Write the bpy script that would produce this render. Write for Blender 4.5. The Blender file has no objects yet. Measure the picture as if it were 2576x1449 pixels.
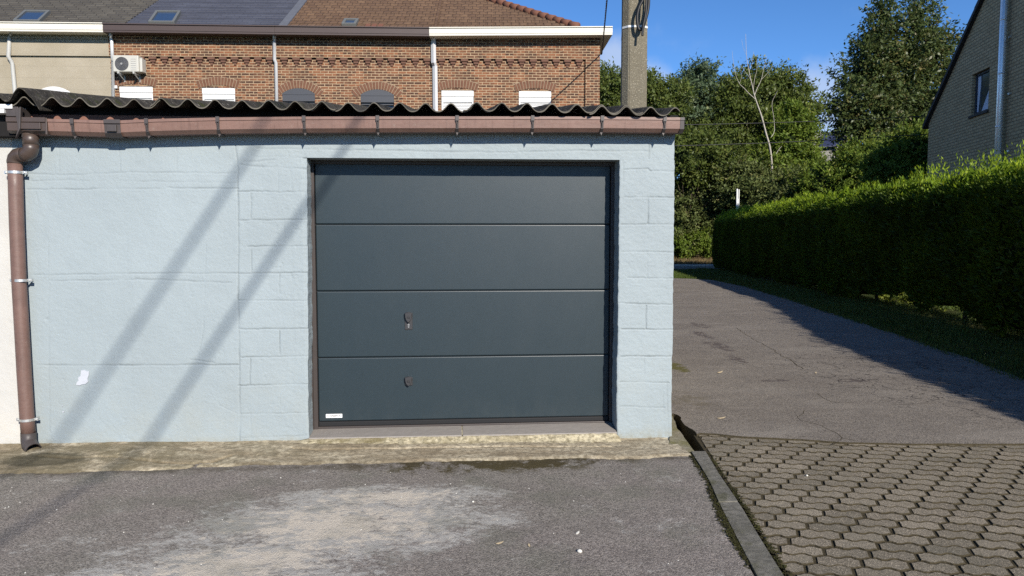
import bpy, bmesh, math, random
import numpy as np
from mathutils import Vector, Matrix
R = math.radians
rng = np.random.default_rng(7)
random.seed(7)
scene = bpy.context.scene
COL = scene.collection

# ---------------------------------------------------------------- camera
YAW, PITCH, F = R(4.5), math.atan(124.5/1860), 1860.0
CAM = np.array([0.0, -5.433, 1.5])
FH = np.array([math.sin(YAW), math.cos(YAW), 0.0])
RT = np.array([math.cos(YAW), -math.sin(YAW), 0.0])
FW = math.cos(PITCH)*FH + np.array([0, 0, -math.sin(PITCH)])
UP = math.sin(PITCH)*FH + np.array([0, 0, math.cos(PITCH)])
cd = bpy.data.cameras.new('camera'); cam = bpy.data.objects.new('camera', cd); COL.objects.link(cam)
cd.sensor_width = 36; cd.lens = 36*F/2576; cd.clip_end = 2000; cd.clip_start = 0.05
Mx = Matrix(((RT[0], UP[0], -FW[0], CAM[0]), (RT[1], UP[1], -FW[1], CAM[1]), (RT[2], UP[2], -FW[2], CAM[2]), (0, 0, 0, 1)))
cam.matrix_world = Mx
scene.camera = cam

# ---------------------------------------------------------------- light
SUN = np.array([0.34, -1.0, 0.54]); SUN /= np.linalg.norm(SUN)
sl = bpy.data.lights.new('sun', 'SUN'); so = bpy.data.objects.new('sun', sl); COL.objects.link(so)
sl.energy = 5.0; sl.angle = R(0.53); sl.color = (1.0, 0.93, 0.83)
so.rotation_euler = Vector(SUN).to_track_quat('Z', 'Y').to_euler()
so.location = (6, -20, 14)
w = bpy.data.worlds.new('World'); scene.world = w; w.use_nodes = True
wt = w.node_tree; wt.nodes.clear()
def wn(t, **k):
    n = wt.nodes.new(t)
    for a, b in k.items(): setattr(n, a, b)
    return n
sky = wn('ShaderNodeTexSky', sky_type='NISHITA', sun_disc=False)
sky.sun_elevation = math.asin(SUN[2]); sky.sun_rotation = math.atan2(SUN[0], SUN[1])
sky.air_density = 0.62; sky.dust_density = 0.0; sky.ozone_density = 5.0; sky.altitude = 200
tc = wn('ShaderNodeTexCoord')
nz = wn('ShaderNodeTexNoise'); nz.inputs['Scale'].default_value = 9; nz.inputs['Detail'].default_value = 6; nz.inputs['Roughness'].default_value = .6
wt.links.new(tc.outputs['Generated'], nz.inputs['Vector'])
def dirv(u, v):
    d = FW*F + RT*(u-1288) - UP*(v-724.5)
    return d/np.linalg.norm(d)
blob = None
for (u, v, rad) in ((2055, 245, .07), (1545, 150, .045), (1630, 215, .04), (2050, 235, .05), (2090, 300, .05), (2030, 330, .05), (900, -500, .2), (3600, 60, .16), (-900, -80, .22)):
    vd = wn('ShaderNodeVectorMath', operation='DISTANCE'); wt.links.new(tc.outputs['Generated'], vd.inputs[0]); vd.inputs[1].default_value = tuple(dirv(u, v))
    mr = wn('ShaderNodeMapRange'); mr.inputs[1].default_value = 0; mr.inputs[2].default_value = rad; mr.inputs[3].default_value = 1; mr.inputs[4].default_value = 0
    wt.links.new(vd.outputs['Value'], mr.inputs[0])
    if blob is None: blob = mr.outputs[0]
    else:
        m = wn('ShaderNodeMath', operation='MAXIMUM'); wt.links.new(blob, m.inputs[0]); wt.links.new(mr.outputs[0], m.inputs[1]); blob = m.outputs[0]
ma = wn('ShaderNodeMath', operation='MULTIPLY_ADD'); wt.links.new(nz.outputs['Fac'], ma.inputs[0]); ma.inputs[1].default_value = 1.1
wt.links.new(blob, ma.inputs[2])
mr = wn('ShaderNodeMapRange', interpolation_type='SMOOTHSTEP'); mr.inputs[1].default_value = .66; mr.inputs[2].default_value = 1.28; mr.inputs[3].default_value = 0; mr.inputs[4].default_value = .75
wt.links.new(ma.outputs[0], mr.inputs[0])
hs = wn('ShaderNodeHueSaturation'); hs.inputs['Saturation'].default_value = 1.10; hs.inputs['Value'].default_value = 1.08
wt.links.new(sky.outputs[0], hs.inputs['Color'])
mx = wn('ShaderNodeMix', data_type='RGBA'); wt.links.new(mr.outputs[0], mx.inputs[0]); wt.links.new(hs.outputs[0], mx.inputs[6]); mx.inputs[7].default_value = (3.3, 4.0, 5.4, 1)
bg = wn('ShaderNodeBackground'); bg.inputs[1].default_value = 0.115
wt.links.new(mx.outputs[2], bg.inputs[0])
wo = wn('ShaderNodeOutputWorld'); wt.links.new(bg.outputs[0], wo.inputs[0])
scene.view_settings.view_transform = 'Standard'; scene.view_settings.look = 'None'
scene.view_settings.exposure = 0.5; scene.view_settings.gamma = 1
scene.cycles.use_denoising = False
scene.cycles.max_bounces = 6; scene.cycles.diffuse_bounces = 3; scene.cycles.transparent_max_bounces = 6
scene.cycles.caustics_reflective = False; scene.cycles.caustics_refractive = False

# ---------------------------------------------------------------- picking points on real planes
def ray(u, v): return FW*F + RT*(u-1288) - UP*(v-724.5)
def on_y(u, v, y=0.0):
    d = ray(u, v); t = (y-CAM[1])/d[1]; return CAM+d*t
def on_z(u, v, z=0.0):
    d = ray(u, v); t = (z-CAM[2])/d[2]; return CAM+d*t
def at_d(u, v, D):
    d = ray(u, v); t = D/float(np.dot(d, FH)); return CAM+d*t
def on_pl(u, v, P, n):
    d = ray(u, v); t = float(np.dot(P-CAM, n))/float(np.dot(d, n)); return CAM+d*t

# ---------------------------------------------------------------- noise
def hsh(i, j, s):
    n = (i*374761393 + j*668265263 + s*974711) & 0xffffffff
    n = ((n ^ (n >> 13))*1274126177) & 0xffffffff
    return ((n ^ (n >> 16)) & 0xffff)/65535.0
def vn(x, y, s=0):
    x = np.asarray(x, float); y = np.asarray(y, float)
    i = np.floor(x).astype(np.int64); j = np.floor(y).astype(np.int64)
    a = x-i; b = y-j; a = a*a*(3-2*a); b = b*b*(3-2*b)
    return ((hsh(i, j, s)*(1-a)+hsh(i+1, j, s)*a)*(1-b) + (hsh(i, j+1, s)*(1-a)+hsh(i+1, j+1, s)*a)*b)*2-1
def fbm(x, y, s=0, o=4):
    r = 0; a = 1; f = 1
    for k in range(o): r = r+a*vn(x*f, y*f, s+k*17); a *= .5; f *= 2.03
    return r/1.9

# ---------------------------------------------------------------- object helpers
def empty(name, loc, label=None, cat=None, group=None):
    o = bpy.data.objects.new(name, None); COL.objects.link(o); o.location = tuple(loc); o.empty_display_size = .2
    if label: o['label'] = label
    if cat: o['category'] = cat
    if group: o['group'] = group
    return o
def tag(o, label=None, cat=None, group=None, kind=None):
    if label: o['label'] = label
    if cat: o['category'] = cat
    if group: o['group'] = group
    if kind: o['kind'] = kind
    return o
def wpos(o):
    p = np.zeros(3)
    while o is not None: p = p+np.array(o.location); o = o.parent
    return p
class MB:
    def __init__(s): s.V = []; s.Fc = []; s.n = 0; s.mi = []; s.rnd = None
    def add(s, V, Fc, mi=0):
        V = np.asarray(V, float).reshape(-1, 3); s.V.append(V)
        for f in Fc: s.Fc.append(tuple(int(i)+s.n for i in f)); s.mi.append(mi)
        s.n += len(V); return s
    def box(s, x0, x1, y0, y1, z0, z1, mi=0, T=None):
        V = np.array([(x, y, z) for x in (x0, x1) for y in (y0, y1) for z in (z0, z1)], float)
        if T is not None: V = np.array([T(*p) for p in V])
        return s.add(V, [(0, 1, 3, 2), (4, 6, 7, 5), (0, 4, 5, 1), (2, 3, 7, 6), (0, 2, 6, 4), (1, 5, 7, 3)], mi)
    def quad(s, a, b, c, d, mi=0): return s.add([a, b, c, d], [(0, 1, 2, 3)], mi)
    def grid(s, P, mi=0, flip=False):
        n, m = P.shape[:2]; F_ = []
        for i in range(n-1):
            for j in range(m-1):
                a = i*m+j; q = (a, a+1, a+m+1, a+m)
                F_.append(q[::-1] if flip else q)
        return s.add(P.reshape(-1, 3), F_, mi)
    def prism(s, poly, z0, z1, mi=0, T=None):
        n = len(poly); V = [(p[0], p[1], z0) for p in poly]+[(p[0], p[1], z1) for p in poly]
        if T is not None: V = [T(*p) for p in V]
        F_ = [tuple(range(n))[::-1], tuple(range(n, 2*n))]+[(i, (i+1) % n, n+(i+1) % n, n+i) for i in range(n)]
        return s.add(V, F_, mi)
    def tube(s, pts, r, n=10, mi=0, caps=True):
        pts = [np.asarray(p, float) for p in pts]; k = len(pts)
        rr = [r]*k if np.isscalar(r) else list(r)
        V = []; up = None
        for i in range(k):
            t = pts[min(i+1, k-1)]-pts[max(i-1, 0)]; t = t/(np.linalg.norm(t)+1e-9)
            if up is None:
                a = np.array([0, 0, 1.]) if abs(t[2]) < .9 else np.array([1., 0, 0])
                up = a-t*np.dot(a, t)
            else: up = up-t*np.dot(up, t)
            up = up/(np.linalg.norm(up)+1e-9); bi = np.cross(t, up)
            for j in range(n):
                q = 2*math.pi*j/n; V.append(pts[i]+rr[i]*(math.cos(q)*up+math.sin(q)*bi))
        F_ = [(i*n+j, i*n+(j+1) % n, (i+1)*n+(j+1) % n, (i+1)*n+j) for i in range(k-1) for j in range(n)]
        if caps: F_ += [tuple(range(n))[::-1], tuple(range((k-1)*n, k*n))]
        return s.add(V, F_, mi)
    def disc(s, c, ax, r, h, n=24, mi=0):
        ax = np.asarray(ax, float); ax /= np.linalg.norm(ax)
        return s.tube([np.asarray(c), np.asarray(c)+ax*h], r, n, mi)
    def build(s, name, mats, parent=None, smooth=False, bevel=0, loc=None, seg=2, pattr=None):
        V = np.concatenate(s.V) if s.V else np.zeros((0, 3))
        org = wpos(parent) if parent is not None else np.zeros(3)
        l = np.zeros(3)
        if loc is not None: l = np.asarray(loc, float)-org
        me = bpy.data.meshes.new(name)
        me.from_pydata((V-org-l).tolist(), [], s.Fc)
        if not isinstance(mats, (list, tuple)): mats = [mats]
        for m in mats: me.materials.append(m)
        if len(mats) > 1: me.polygons.foreach_set('material_index', s.mi)
        if pattr is not None:
            at_ = me.attributes.new('crk', 'FLOAT', 'POINT'); at_.data.foreach_set('value', np.asarray(pattr, np.float32))
        me.validate()
        if smooth: me.polygons.foreach_set('use_smooth', [True]*len(me.polygons))
        o = bpy.data.objects.new(name, me); COL.objects.link(o); o.location = tuple(l)
        if parent is not None: o.parent = parent
        if bevel:
            b = o.modifiers.new('bevel', 'BEVEL'); b.width = bevel; b.segments = seg; b.limit_method = 'ANGLE'; b.angle_limit = R(35)
        return o
def fastmesh(name, V, Q, mats, parent=None, rnd=None, loc=None, mi=None):
    """many quads, straight from arrays"""
    org = wpos(parent) if parent is not None else np.zeros(3)
    l = np.zeros(3)
    if loc is not None: l = np.asarray(loc, float)-org
    V = (np.asarray(V)-org-l).astype(np.float32); Q = np.asarray(Q, np.int32); n = len(Q); k = Q.shape[1]
    me = bpy.data.meshes.new(name)
    me.vertices.add(len(V)); me.vertices.foreach_set('co', V.ravel())
    me.loops.add(n*k); me.loops.foreach_set('vertex_index', Q.ravel())
    me.polygons.add(n); me.polygons.foreach_set('loop_start', np.arange(0, n*k, k, dtype=np.int32))
    if not isinstance(mats, (list, tuple)): mats = [mats]
    for m in mats: me.materials.append(m)
    if mi is not None: me.polygons.foreach_set('material_index', np.asarray(mi, np.int32))
    me.update(calc_edges=True)
    if rnd is not None:
        a = me.attributes.new('rnd', 'FLOAT', 'FACE'); a.data.foreach_set('value', np.asarray(rnd, np.float32))
    o = bpy.data.objects.new(name, me); COL.objects.link(o); o.location = tuple(l)
    if parent is not None: o.parent = parent
    return o

# ---------------------------------------------------------------- material helpers
class MT:
    def __init__(s, name, rough=.8, spec=.3, coords='Object', rz=0.0, scale=1.0):
        s.m = bpy.data.materials.new(name); s.m.use_nodes = True; s.t = s.m.node_tree
        s.b = s.t.nodes['Principled BSDF']; s.b.inputs['Roughness'].default_value = rough
        s.b.inputs['Specular IOR Level'].default_value = spec
        tc = s.n('ShaderNodeTexCoord'); s.co = tc.outputs[coords]
        if rz:
            mp = s.n('ShaderNodeMapping'); mp.inputs['Rotation'].default_value = (0, 0, rz); s.l(s.co, mp.inputs[0]); s.co = mp.outputs[0]
    def n(s, t, **k):
        n = s.t.nodes.new(t)
        for a, b in k.items(): setattr(n, a, b)
        return n
    def l(s, a, b): s.t.links.new(a, b)
    def noise(s, sc, det=4, ro=.5, dist=0, vec=None, col=False, stretch=None):
        v = vec or s.co
        if stretch:
            mp = s.n('ShaderNodeMapping'); mp.inputs['Scale'].default_value = stretch; s.l(v, mp.inputs[0]); v = mp.outputs[0]
        n = s.n('ShaderNodeTexNoise'); n.inputs['Scale'].default_value = sc; n.inputs['Detail'].default_value = det
        n.inputs['Roughness'].default_value = ro; n.inputs['Distortion'].default_value = dist
        s.l(v, n.inputs['Vector']); return n.outputs['Color' if col else 'Fac']
    def vor(s, sc, feature='F1', out='Distance', vec=None, rand=1):
        n = s.n('ShaderNodeTexVoronoi', feature=feature); n.inputs['Scale'].default_value = sc; n.inputs['Randomness'].default_value = rand
        s.l(vec or s.co, n.inputs['Vector']); return n.outputs[out]
    def rng(s, f, a, b, c=0, d=1, smooth=False):
        n = s.n('ShaderNodeMapRange')
        if smooth: n.interpolation_type = 'SMOOTHSTEP'
        s.l(f, n.inputs[0])
        for i, x in enumerate((a, b, c, d)): n.inputs[i+1].default_value = x
        return n.outputs[0]
    def math(s, op, a, b=None, c=None):
        n = s.n('ShaderNodeMath', operation=op)
        for i, x in enumerate((a, b, c)):
            if x is None: continue
            if isinstance(x, (int, float)): n.inputs[i].default_value = x
            else: s.l(x, n.inputs[i])
        return n.outputs[0]
    def mix(s, f, a, b, mode='MIX'):
        n = s.n('ShaderNodeMix', data_type='RGBA', blend_type=mode)
        if isinstance(f, (int, float)): n.inputs[0].default_value = f
        else: s.l(f, n.inputs[0])
        for i, x in ((6, a), (7, b)):
            if isinstance(x, tuple): n.inputs[i].default_value = (*x, 1) if len(x) == 3 else x
            else: s.l(x, n.inputs[i])
        return n.outputs[2]
    def sep(s, v=None):
        n = s.n('ShaderNodeSeparateXYZ'); s.l(v or s.co, n.inputs[0]); return n.outputs
    def comb(s, x, y, z):
        n = s.n('ShaderNodeCombineXYZ')
        for i, q in enumerate((x, y, z)):
            if isinstance(q, (int, float)): n.inputs[i].default_value = q
            else: s.l(q, n.inputs[i])
        return n.outputs[0]
    def attr(s, name='rnd'):
        n = s.n('ShaderNodeAttribute', attribute_name=name); return n.outputs['Fac']
    def blob(s, c, r):
        """1 inside, falling to 0 at the ellipse edge, in the ground plane"""
        x, y, z = s.sep()
        a = s.math('DIVIDE', s.math('SUBTRACT', x, c[0]), r[0]); b = s.math('DIVIDE', s.math('SUBTRACT', y, c[1]), r[1])
        d = s.math('SQRT', s.math('ADD', s.math('MULTIPLY', a, a), s.math('MULTIPLY', b, b)))
        return s.rng(d, 0, 1, 1, 0)
    def col(s, c):
        if isinstance(c, tuple): s.b.inputs['Base Color'].default_value = (*c, 1)
        else: s.l(c, s.b.inputs['Base Color'])
        return s
    def bump(s, h, dist=.01, st=1):
        n = s.n('ShaderNodeBump'); n.inputs['Distance'].default_value = dist; n.inputs['Strength'].default_value = st
        s.l(h, n.inputs['Height']); s.l(n.outputs[0], s.b.inputs['Normal']); return s
    def metal(s, v=1): s.b.inputs['Metallic'].default_value = v; return s
def plain(name, c, rough=.5, spec=.4, metal=0, var=.12, sc=30, bump=0):
    m = MT(name, rough, spec)
    f = m.noise(sc, 5, .6)
    m.col(m.mix(f, tuple(x*(1-var) for x in c), tuple(min(1, x*(1+var)) for x in c)))
    if metal: m.metal(metal)
    if bump: m.bump(f, bump)
    return m.m

# paint over blocks
def paint_mat(name, base, warm):
    m = MT(name, .62, .3)
    big = m.noise(.9, 4, .6); mid = m.noise(7, 5, .6); fine = m.noise(60, 5, .65); grit = m.noise(260, 3, .6)
    c = m.mix(m.rng(big, .35, .65), tuple(x*.93 for x in base), tuple(x*1.05 for x in base))
    c = m.mix(m.rng(mid, .62, .8, 0, .35), c, tuple(x*.8 for x in base))
    x, y, z = m.sep()
    low = m.rng(z, .75, .0, 0, 1)
    c = m.mix(m.math('MULTIPLY', low, m.rng(m.noise(3, 5, .7), .42, .75, 0, .45)), c, warm)
    foot = m.math('MULTIPLY', m.rng(z, .075, -.02, 0, 1), m.rng(m.noise(14, 5, .7), .4, .62, 0, .7))
    c = m.mix(foot, c, (.22, .20, .13))
    strk = m.noise(5, 4, .6, stretch=(3.5, 1, .12))
    c = m.mix(m.rng(strk, .6, .8, 0, .16), c, tuple(q*.62 for q in base))
    c = m.mix(m.math('MULTIPLY', m.attr('crk'), .75), c, tuple(q*.33 for q in base))
    m.col(c)
    h = m.math('ADD', m.math('MULTIPLY', fine, .6), m.math('MULTIPLY', grit, .25))
    m.bump(h, .006, .7)
    return m.m
BLUE = (.271, .316, .333)
M = {}
M['paint'] = paint_mat('blue_wall_paint', BLUE, (.30, .305, .26))
M['paint2'] = paint_mat('blue_reveal_paint', tuple(x*.95 for x in BLUE), (.26, .27, .25))
M['white_paint'] = paint_mat('white_wall_paint', (.46, .452, .425), (.55, .50, .40))
M['bare'] = plain('bare_plaster', (.42, .44, .48), .9, .1, var=.08, sc=40)

# tarmac
def tarmac(name, lane=False):
    m = MT(name, .92, .15)
    big = m.noise(.8, 4, .6, .3); mid = m.noise(5, 4, .6); sp = m.vor(150, 'F1', 'Color'); d = m.vor(150); g = m.noise(420, 3, .7)
    base = m.mix(m.rng(big, .38, .62), (.305, .265, .232), (.280, .258, .215)) if not lane else m.mix(m.rng(big, .38, .62), (.200, .172, .132), (.250, .218, .170))
    sv = m.n('ShaderNodeSeparateColor'); m.l(sp, sv.inputs[0])
    c = m.mix(m.rng(sv.outputs[0], .1, .9, .0, .85), m.mix(.62, base, (.035, .03, .03)), m.mix(.30, base, (.55, .49, .44)))
    c = m.mix(m.rng(mid, .3, .75, 0, .35), c, (.10, .09, .082))
    sp2 = m.vor(42, 'F1', 'Distance'); c = m.mix(m.rng(sp2, .07, .045, 0, .35), c, (.5, .47, .42))
    if not lane:
        c0 = on_z(830, 1320); pts = [((860, 1320), (1.05, .60)), ((640, 1410), (.85, .34)), ((980, 1250), (.75, .25)), ((520, 1449), (.8, .22))]
        bl = None
        for (u, v), r in pts:
            p = on_z(u, v); b = m.blob(p, r); bl = b if bl is None else m.math('MAXIMUM', bl, b)
        n1 = m.noise(3.4, 10, .76, .25, stretch=(.85, 1.1, 1)); n2 = m.noise(24, 7, .75, .2, stretch=(.8, 1.2, 1)); n3 = m.noise(1.4, 3, .5)
        msk = m.math('ADD', m.math('ADD', m.math('MULTIPLY', m.math('POWER', bl, .5), .36), m.math('MULTIPLY', n1, .95)), m.math('ADD', m.math('MULTIPLY', n2, .42), m.math('MULTIPLY', n3, .25)))
        c = m.mix(m.rng(msk, .86, 1.02, 0, .34, True), c, (.37, .35, .315))
        msk2 = m.math('ADD', m.math('MULTIPLY_ADD', n2, .55, msk), m.math('MULTIPLY', m.noise(75, 5, .75, stretch=(.8, 1.2, 1)), .55))
        c = m.mix(m.rng(msk2, 1.52, 1.59, 0, .62, True), c, m.mix(n2, (.33, .32, .295), (.56, .545, .50)))
        fl = m.math('ADD', m.noise(11, 10, .86, .3, stretch=(.8, 1.3, 1)), m.math('MULTIPLY', bl, .22))
        c = m.mix(m.rng(m.math('MULTIPLY', m.rng(msk, .95, 1.05), m.rng(fl, .62, .66)), 0, 1, 0, .80), c, (.60, .53, .43))
        g2 = m.noise(2.1, 4, .6); c = m.mix(m.rng(g2, .5, .64, 0, .35), c, (.13, .135, .10))
        # damp and mossy line along the apron
        x, y, z = m.sep()
        near = m.math('MULTIPLY', m.blob(on_z(1230, 1162), (1.35, .34)), m.rng(m.noise(4, 7, .75), .40, .56))
        c = m.mix(m.rng(near, .15, .45, 0, .9), c, (.055, .042, .012))
        fa, fb = on_z(200, 1190), on_z(1700, 1152); sl_ = (fb[1]-fa[1])/(fb[0]-fa[0])
        dl = m.math('ABSOLUTE', m.math('SUBTRACT', y, m.math('MULTIPLY_ADD', x, sl_, fa[1]-sl_*fa[0])))
        c = m.mix(m.math('MULTIPLY', m.rng(dl, .10, .0, 0, 1), m.rng(m.noise(8, 6, .7), .38, .62, 0, .75)), c, (.06, .048, .03))
    else:
        n1 = m.noise(1.3, 6, .65, .5, stretch=(.5, 1.5, 1))
        c = m.mix(m.rng(n1, .5, .7, 0, .45), c, (.29, .26, .22))
        for (u, v), r in [((1770, 845), (.16, .7)), ((1805, 872), (.18, .7)), ((1850, 905), (.12, .45)), ((1760, 820), (.15, .6)), ((2150, 960), (.35, .12)), ((1940, 960), (.3, .1))]:
            b = m.math('MULTIPLY', m.blob(on_z(u, v), r), m.rng(m.noise(7, 6, .75), .45, .55))
            c = m.mix(m.rng(b, .1, .35, 0, .75), c, (.075, .06, .055))
        moss = m.math('MULTIPLY', m.blob(on_z(1698, 925), (.16, .5)), m.rng(m.noise(9, 5, .7), .3, .6)); c = m.mix(m.rng(moss, .12, .3, 0, .9), c, (.10, .09, .025))
        moss = m.math('MULTIPLY', m.blob(on_z(1730, 1010), (.4, .8)), m.rng(m.noise(6, 5, .7), .35, .65)); c = m.mix(m.rng(moss, .2, .6, 0, .5), c, (.12, .10, .06))
        # crazed cracks towards the verge
        ed = m.vor(3.2, 'DISTANCE_TO_EDGE', 'Distance', vec=m.mixvec())
        zone = m.rng(m.noise(.55, 3, .5), .40, .58)
        p = on_z(2450, 960); z2 = m.blob(p, (2.2, 3.2))
        ck = m.math('MULTIPLY', m.rng(ed, .022, .006, 0, 1), m.rng(m.math('ADD', m.math('MULTIPLY', z2, 1.3), m.math('MULTIPLY', zone, .15)), .25, .5))
        c = m.mix(m.math('MULTIPLY', ck, .85), c, (.018, .016, .015))
    m.col(c)
    h = m.math('ADD', m.math('MULTIPLY', m.rng(d, 0, .6, 1, 0), .7), m.math('MULTIPLY', g, .5))
    h = m.math('ADD', h, m.math('MULTIPLY', m.noise(25, 4, .6), 1.1))
    m.bump(h, .006, .8)
    return m.m
def mixvec(s):
    n = s.n('ShaderNodeVectorMath', operation='MULTIPLY_ADD'); s.l(s.noise(2.5, 4, .6, col=True), n.inputs[0]); n.inputs[1].default_value = (.5, .5, .5); s.l(s.co, n.inputs[2])
    return n.outputs[0]
MT.mixvec = mixvec
M['yard'] = tarmac('yard_tarmac'); M['lane'] = tarmac('lane_tarmac', True)

def concrete(name, a, b, dark, gritty=1.0, moss=None, mossamt=.4):
    m = MT(name, .9, .2)
    n1 = m.noise(2.8, 8, .72, .3, stretch=(.6, 1.5, 1)); n2 = m.noise(28, 6, .7); n3 = m.noise(9, 6, .7, .5)
    c = m.mix(m.rng(n1, .40, .58), a, b)
    c = m.mix(m.rng(n2, .42, .62, 0, .6*gritty), c, tuple(x*.55 for x in a))
    c = m.mix(m.rng(n3, .55, .75, 0, .8), c, dark)
    if moss: c = m.mix(m.rng(m.noise(3.7, 6, .7), .55-mossamt*.15, .68, 0, .85), c, moss)
    m.col(c); m.bump(m.math('ADD', m.math('MULTIPLY', n2, 1), m.noise(160, 4, .7)), .007, .7)
    return m
cm = concrete('apron_concrete', (.32, .26, .175), (.56, .49, .355), (.16, .13, .085), 1.4)
x, y, z = cm.sep(); cc0 = cm.b.inputs['Base Color'].links[0].from_socket
old_ = cm.math('MULTIPLY', cm.rng(x, -.3, -2.2, 0, 1), cm.rng(cm.noise(4.5, 7, .72, .4), .42, .56, .05, .8))
cm.col(cm.mix(old_, cc0, (.15, .125, .075)))
cm.col(cm.mix(cm.rng(cm.noise(15, 8, .8), .60, .66, 0, .7), cm.b.inputs['Base Color'].links[0].from_socket, (.62, .52, .34)))
# water stain under the spout and moss in the angle
cc = cm.b.inputs['Base Color'].links[0].from_socket
pz = on_z(110, 1160, .01)
c2 = cm.mix(cm.math('MULTIPLY', cm.rng(cm.math('ADD', cm.blob(pz, (.42, .20)), cm.math('MULTIPLY', cm.noise(12, 5, .7), .35)), .38, .62), .82), cc, (.055, .048, .028))
pz = on_z(1760-300, 1110, .01)
x, y, z = cm.sep()
c2 = cm.mix(cm.math('MULTIPLY', cm.attr('crk'), .9), c2, (.045, .035, .018)); cm.col(c2); M['apron'] = cm.m
M['cream'] = concrete('cream_cement', (.36, .31, .20), (.52, .46, .32), (.15, .12, .06), 1.6, moss=(.16, .13, .06), mossamt=.3).m
M['mossy'] = concrete('mossy_concrete', (.24, .21, .15), (.28, .25, .18), (.10, .09, .05), moss=(.13, .12, .03), mossamt=1).m
M['kerb'] = concrete('kerb_concrete', (.15, .142, .118), (.20, .188, .16), (.07, .065, .045), 1.1, moss=(.07, .07, .025), mossamt=.2).m
M['moss'] = plain('moss', (.055, .06, .018), .95, .1, var=.6, sc=60, bump=.02)
M['bluestone'] = plain('bluestone', (.25, .228, .205), .6, .4, var=.18, sc=22, bump=.003)
def paver_mat():
    m = MT('paver_concrete', .92, .15)
    a = m.attr(); n = m.noise(300, 3, .7); sp = m.vor(190, 'F1', 'Color'); sv = m.n('ShaderNodeSeparateColor'); m.l(sp, sv.inputs[0])
    c = m.mix(a, (.168, .144, .108), (.258, .222, .168))
    c = m.mix(m.rng(sv.outputs[1], .55, 1, 0, .7), c, (.48, .41, .31)); c = m.mix(m.rng(sv.outputs[0], .0, .35, .6, 0), c, (.07, .06, .045))
    c = m.mix(m.rng(m.noise(1.6, 6, .65), .45, .7, 0, .55), c, (.13, .12, .09)); c = m.mix(m.rng(m.noise(9, 6, .75), .60, .70, 0, .55), c, (.085, .085, .045))
    c = m.mix(m.rng(m.vor(28), .075, .045, 0, .9), c, (.6, .57, .5))
    m.col(c); m.bump(m.math('ADD', n, m.math('MULTIPLY', sv.outputs[1], .5)), .005, .8); return m.m
M['paver'] = paver_mat()
M['joint'] = plain('joint_soil', (.055, .046, .029), .95, .05, var=.5, sc=50, bump=.01)
def ground_mat():
    m = MT('soil_and_grass', .95, .1)
    n1 = m.noise(.6, 5, .6); n2 = m.noise(14, 6, .75)
    c = m.mix(m.rng(n1, .35, .65), (.05, .075, .02), (.09, .08, .035)); c = m.mix(m.rng(n2, .4, .7), c, (.035, .045, .015))
    m.col(c); m.bump(n2, .05); return m.m
M['soil'] = ground_mat()

M['door'] = plain('anthracite_door', (.0165, .031, .041), .46, .45, var=.03, sc=2)
dm = MT('anthracite_door', .45, .5); f1 = dm.noise(1.3, 4, .6); f2 = dm.noise(900, 2, .6); f3 = dm.noise(7, 6, .7, stretch=(1, 1, .5)); xx, yy, zz_ = dm.sep()
dc = dm.mix(f1, (.0130, .0240, .0305), (.0137, .0250, .0318)); dc = dm.mix(dm.math('MULTIPLY', dm.rng(zz_, .30, .05, 0, .12), dm.rng(f3, .4, .65)), dc, (.08, .08, .07))
dm.col(dc); dm.l(dm.rng(f3, .3, .7  , .39, .42), dm.b.inputs['Roughness']); dm.bump(dm.math('ADD', dm.math('MULTIPLY', f1, 6), f2), .0006, .4); M['door'] = dm.m
M['rubber'] = plain('black_rubber', (.012, .012, .013), .6, .3)
M['frame'] = plain('brown_grey_frame', (.046, .037, .034), .45, .4, var=.15, sc=12)
M['dkreveal'] = plain('dark_frame_inner', (.02, .02, .024), .6, .3)
M['blackplastic'] = plain('black_plastic', (.035, .034, .036), .38, .5, var=.1)
M['sticker'] = plain('white_sticker', (.8, .8, .8), .4, .4, var=.01)
M['red'] = plain('red_print', (.75, .10, .06), .5, .3); M['ink'] = plain('black_print', (.02, .02, .02), .5, .3)
def pvc(name, c, rough):
    m = MT(name, rough, .45); n = m.noise(5, 6, .7, stretch=(1, 1, 3)); st_ = m.noise(9, 5, .7, stretch=(6, 1, .4)); f = m.noise(40, 5, .7)
    k = m.mix(m.rng(n, .3, .7), tuple(q*.85 for q in c), tuple(q*1.12 for q in c)); k = m.mix(m.rng(st_, .52, .72, 0, .5), k, tuple(q*.5 for q in c)); k = m.mix(m.rng(f, .62, .72, 0, .4), k, (.22, .19, .16))
    m.col(k); m.b.inputs['Roughness'].default_value = rough; m.l(m.rng(f, .3, .7, rough-.08, rough+.2), m.b.inputs['Roughness']); m.bump(n, .004, .4); return m.m
M['gutter'] = pvc('brown_gutter_pvc', (.180, .106, .083), .38)
M['pipe'] = pvc('brown_pipe_pvc', (.145, .088, .072), .42)
M['dpvc'] = plain('dark_grey_pvc', (.055, .046, .044), .5, .45, var=.3, sc=20)
M['bpvc'] = plain('dark_brown_pvc', (.062, .044, .036), .4, .5, var=.2, sc=12)
M['board'] = plain('weathered_brown_board', (.20, .10, .075), .7, .2, var=.3, sc=14)
M['blackwood'] = plain('black_wall_plate', (.012, .011, .011), .8, .2, var=.4, sc=12)
M['galv'] = plain('galvanised_metal', (.62, .62, .60), .38, .5, .75, var=.1, sc=8)
M['zinc'] = plain('zinc_pipe', (.60, .61, .62), .4, .5, .15, var=.12, sc=6)
M['greypipe'] = plain('pale_grey_pipe', (.40, .40, .38), .5, .4, var=.06)
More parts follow.
